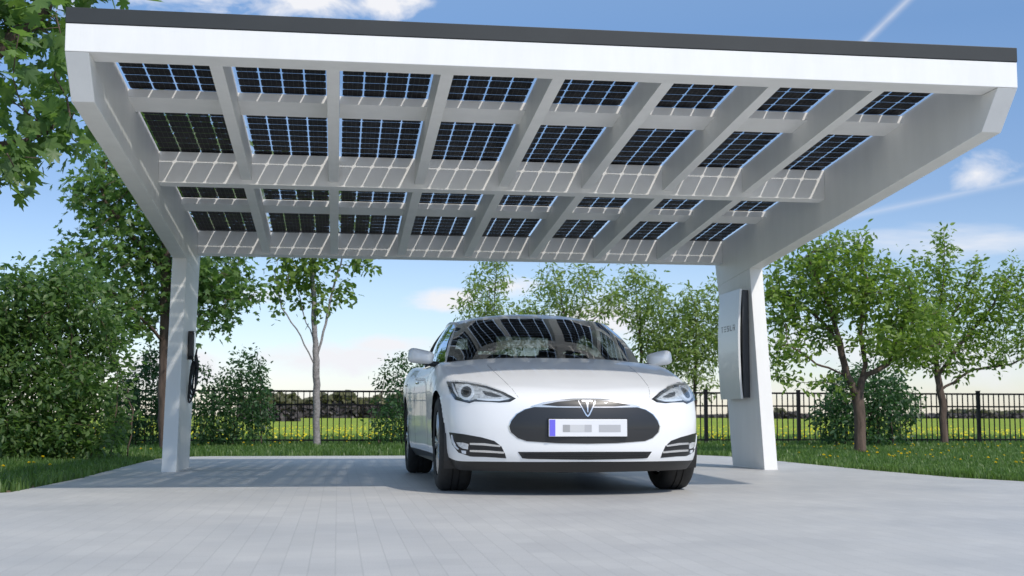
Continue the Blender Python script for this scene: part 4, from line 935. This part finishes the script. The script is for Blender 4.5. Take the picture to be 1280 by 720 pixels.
# greenhouse
def crv(pts, n): 
    p = np.array(pts, float); t = np.r_[0, np.cumsum(np.linalg.norm(np.diff(p, axis=0), axis=1))]; return cr1(t, p, np.linspace(0, t[-1], n))
def mirrored(c): return np.vstack([c[::-1] * np.array([-1, 1, 1]), c[1:]])
SH = np.array([-.02, .93, 0])
cow = mirrored(crv([(0, 1.41, 1.0), (.35, 1.455, 1.0), (.63, 1.61, .998), (.808, 1.85, .992)], 15))
hdr = mirrored(crv([(0, 2.13, 1.376), (.35, 2.17, 1.370), (.575, 2.285, 1.356), (.668, 2.385, 1.330)], 15))
def ruled(a, b, n, bul, ax):
    P = []
    for i in range(n):
        t = i / (n - 1); P.append(a * (1 - t) + b * t + bul * math.sin(math.pi * t) * np.array(ax))
    return np.array(P)
ws = ruled(cow, hdr, 16, .032, (0, -.55, .83)) 
mb = MB(); mb.grid(ws - SH); part('windscreen', M['windscreen'], mb)
# black band round the glass (inside face)
mb = MB(); inn_ = np.array([0, .35, -.6]) * .012
mb.grid(ws[-2:] - SH + inn_); mb.grid(ws[:2] - SH + inn_)
mb.grid(ws[:, :2] - SH + inn_); mb.grid(ws[:, -2:] - SH + inn_); part('screen_frit', M['black_gloss'], mb)
rail = crv([(.672, 2.385, 1.330), (.688, 2.7, 1.366), (.68, 3.1, 1.364), (.645, 3.6, 1.300), (.69, 4.12, 1.11)], 26)
belt = crv([(.818, 1.87, .985), (.866, 2.3, .985), (.875, 2.9, .985), (.862, 3.5, 1.00), (.79, 4.12, 1.05)], 26)
for s_ in (1, -1):
    m3 = np.array([s_, 1, 1])
    sg = ruled(belt, rail, 10, .028, (1, 0, .25))
    mb = MB(); mb.grid(sg * m3 - SH, flip=s_ > 0); part('side_window', M['side_glass'], mb)
    ap = crv([(.808, 1.87, .970), (.752, 2.115, 1.155), (.668, 2.40, 1.326), (.684, 2.7, 1.366), (.678, 3.1, 1.364), (.645, 3.6, 1.302), (.67, 4.12, 1.13), (.70, 4.48, 1.04)], 50)
    mb = MB(); mb.tube(ap * m3 - SH + np.array([-s_ * .006, .016, -.010]), [.024] * 50, 10); part('roof_rail', M['paint'], mb)
    bl = belt.copy(); mb = MB(); mb.tube(bl * m3 - SH + np.array([s_ * .004, 0, -.006]), .010, 6); part('window_trim', M['chrome'], mb)
    # B pillar
    k = 9; mb = MB(); mb.tube((sg[:, 13] - np.array([.012, 0, 0])) * m3 - SH, .030, 6); part('door_pillar', M['black_gloss'], mb)
rr_ = rail[:19]; P = []
for i in range(19):
    row = []
    for v_ in np.linspace(-1, 1, 17):
        c_ = np.interp(i, [0, 5, 18], [.046, .078, .05]); row.append((v_ * rr_[i, 0], rr_[i, 1] - .24 * (1 - v_ * v_) * (1 - i / 18) ** 1.5, rr_[i, 2] + c_ * (1 - abs(v_) ** 2.4)))
    P.append(row)
P = np.array(P); mb = MB(); mb.grid(P - SH); part('roof', M['paint'], mb)
mb = MB(); mb.grid(P * np.array([.985, 1, 1]) - SH - np.array([0, 0, .022]))
for s_ in (1, -1): mb.tube(ap * np.array([s_, 1, 1]) - SH - np.array([s_ * .030, 0, .012]), [.020] * 50, 8)
part('headliner', M['interior'], mb)
top = P[-1]; bot = mirrored(crv([(0, 4.58, 1.085), (.35, 4.55, 1.08), (.67, 4.44, 1.06)], 9))
mb = MB(); mb.grid(ruled(top, bot, 10, .03, (0, .3, .9)) - SH); part('rear_window', M['side_glass'], mb)
# mirrors
for s_ in (1, -1):
    mb = MB(); rws = []
    for i, (t, sx, sz) in enumerate(((-.07, .02, .015), (-.055, .070, .038), (-.02, .098, .053), (.03, .106, .058), (.065, .102, .056))):
        ring = []
        for j in range(24):
            a_ = 2 * math.pi * j / 24; c_, q_ = math.cos(a_), math.sin(a_); ex_ = .50
            x = sx * math.copysign(abs(c_) ** ex_, c_); z = sz * math.copysign(abs(q_) ** ex_, q_)
            z += .012 * (x / .11); ring.append((s_ * (1.0 + x - .012 * (z / .06)), 1.80 + t + .30 * (x + .0) * .25 - .93, 1.028 + z - (.012 if z > 0 else 0) * (-x / .11)))
        ring.append(ring[0])
        if not i: rws.append([tuple(np.mean(ring[:-1], axis=0))] * 25)
        rws.append(ring)
    mb.grid(np.array(rws), flip=s_ > 0)
    mo = part('wing_mirror', M['paint'], mb, merge=1e-5)
    b_ = MB(); ring = np.array(rws[-1][:-1]); c0 = ring.mean(0); b_.add([tuple(c0 + (p - c0) * .95 + np.array([0, -.004, 0])) for p in ring], [tuple(range(24))]); b_.build('mirror_glass', M['chrome'], mo)
    b_ = MB(); b_.tube([(s_ * .86, 1.86 - .93, .965), (s_ * .92, 1.835 - .93, .972), (s_ * .975, 1.815 - .93, .985)], [.026, .022, .024], 10); part('mirror_arm', M['black_gloss'], b_, mo)
# cabin
mb = MB(); P = []
for v_ in np.linspace(-.80, .80, 17):
    P.append([(v_, 1.50 + .28 * abs(v_ / .8) ** 2 - .93, .93), (v_, 1.75 + .2 * abs(v_ / .8) ** 2 - .93, .965), (v_, 2.05 + .05 * abs(v_ / .8) ** 2 - .93, .955), (v_, 2.12 - .93, .90), (v_, 2.14 - .93, .50)])
mb.grid(np.array(P)); part('dashboard', M['interior'], mb)
mb = MB(); mb.box(-.84, .84, .55, 3.4, .30, .34); mb.box(-.80, .80, 3.0, 3.5, .33, .90); mb.build('cabin_floor', M['interior'], car)
def seat(x, y, w_, hr=True):
    mb = MB()
    pr = [(y - .55, .42), (y - .50, .56), (y - .05, .54), (y + .10, 1.02), (y + .13, 1.10), (y + .19, 1.10), (y + .22, 1.0), (y + .10, .42)]
    mb.prism_x(pr[::-1], x - w_, x + w_)
    s0 = mb.build('seat', M['interior'], car, bevel=.045)
    if hr:
        b_ = MB(); b_.prism_x([(y + .13, 1.13), (y + .12, 1.20), (y + .14, 1.29), (y + .21, 1.29), (y + .23, 1.20), (y + .21, 1.13)][::-1], x - .13, x + .13); b_.build('headrest', M['interior'], s0, bevel=.035)
    return s0
seat(-.37, 1.75, .26); seat(.37, 1.75, .26)
s0 = seat(0, 2.62, .66, False)
for x in (-.42, .42):
    b_ = MB(); b_.prism_x([(2.76, 1.09), (2.75, 1.13), (2.77, 1.19), (2.82, 1.19), (2.85, 1.13), (2.84, 1.09)][::-1], x - .12, x + .12); b_.build('headrest', M['interior'], s0, bevel=.025)
mb = MB(); pts = []
for j in range(33):
    a_ = 2 * math.pi * j / 32; pts.append((.37 + .185 * math.cos(a_), 1.30 - .06 * math.sin(a_), .93 + .17 * math.sin(a_)))
mb.tube(pts, .015, 8); mb.tube([(.37, 1.30, .93), (.37, 1.20, .88)], .05, 10); mb.tube([(.20, 1.30, .93), (.54, 1.30, .93)], .014, 6); part('steering_wheel', M['black_plastic'], mb)
mb = MB(); mb.box(-.12, .12, 1.345, 1.365, 1.245, 1.315); mb.tube([(0, 1.35, 1.31), (0, 1.30, 1.36)], .01, 6); mb.build('rear_mirror', M['black_plastic'], car, bevel=.008)
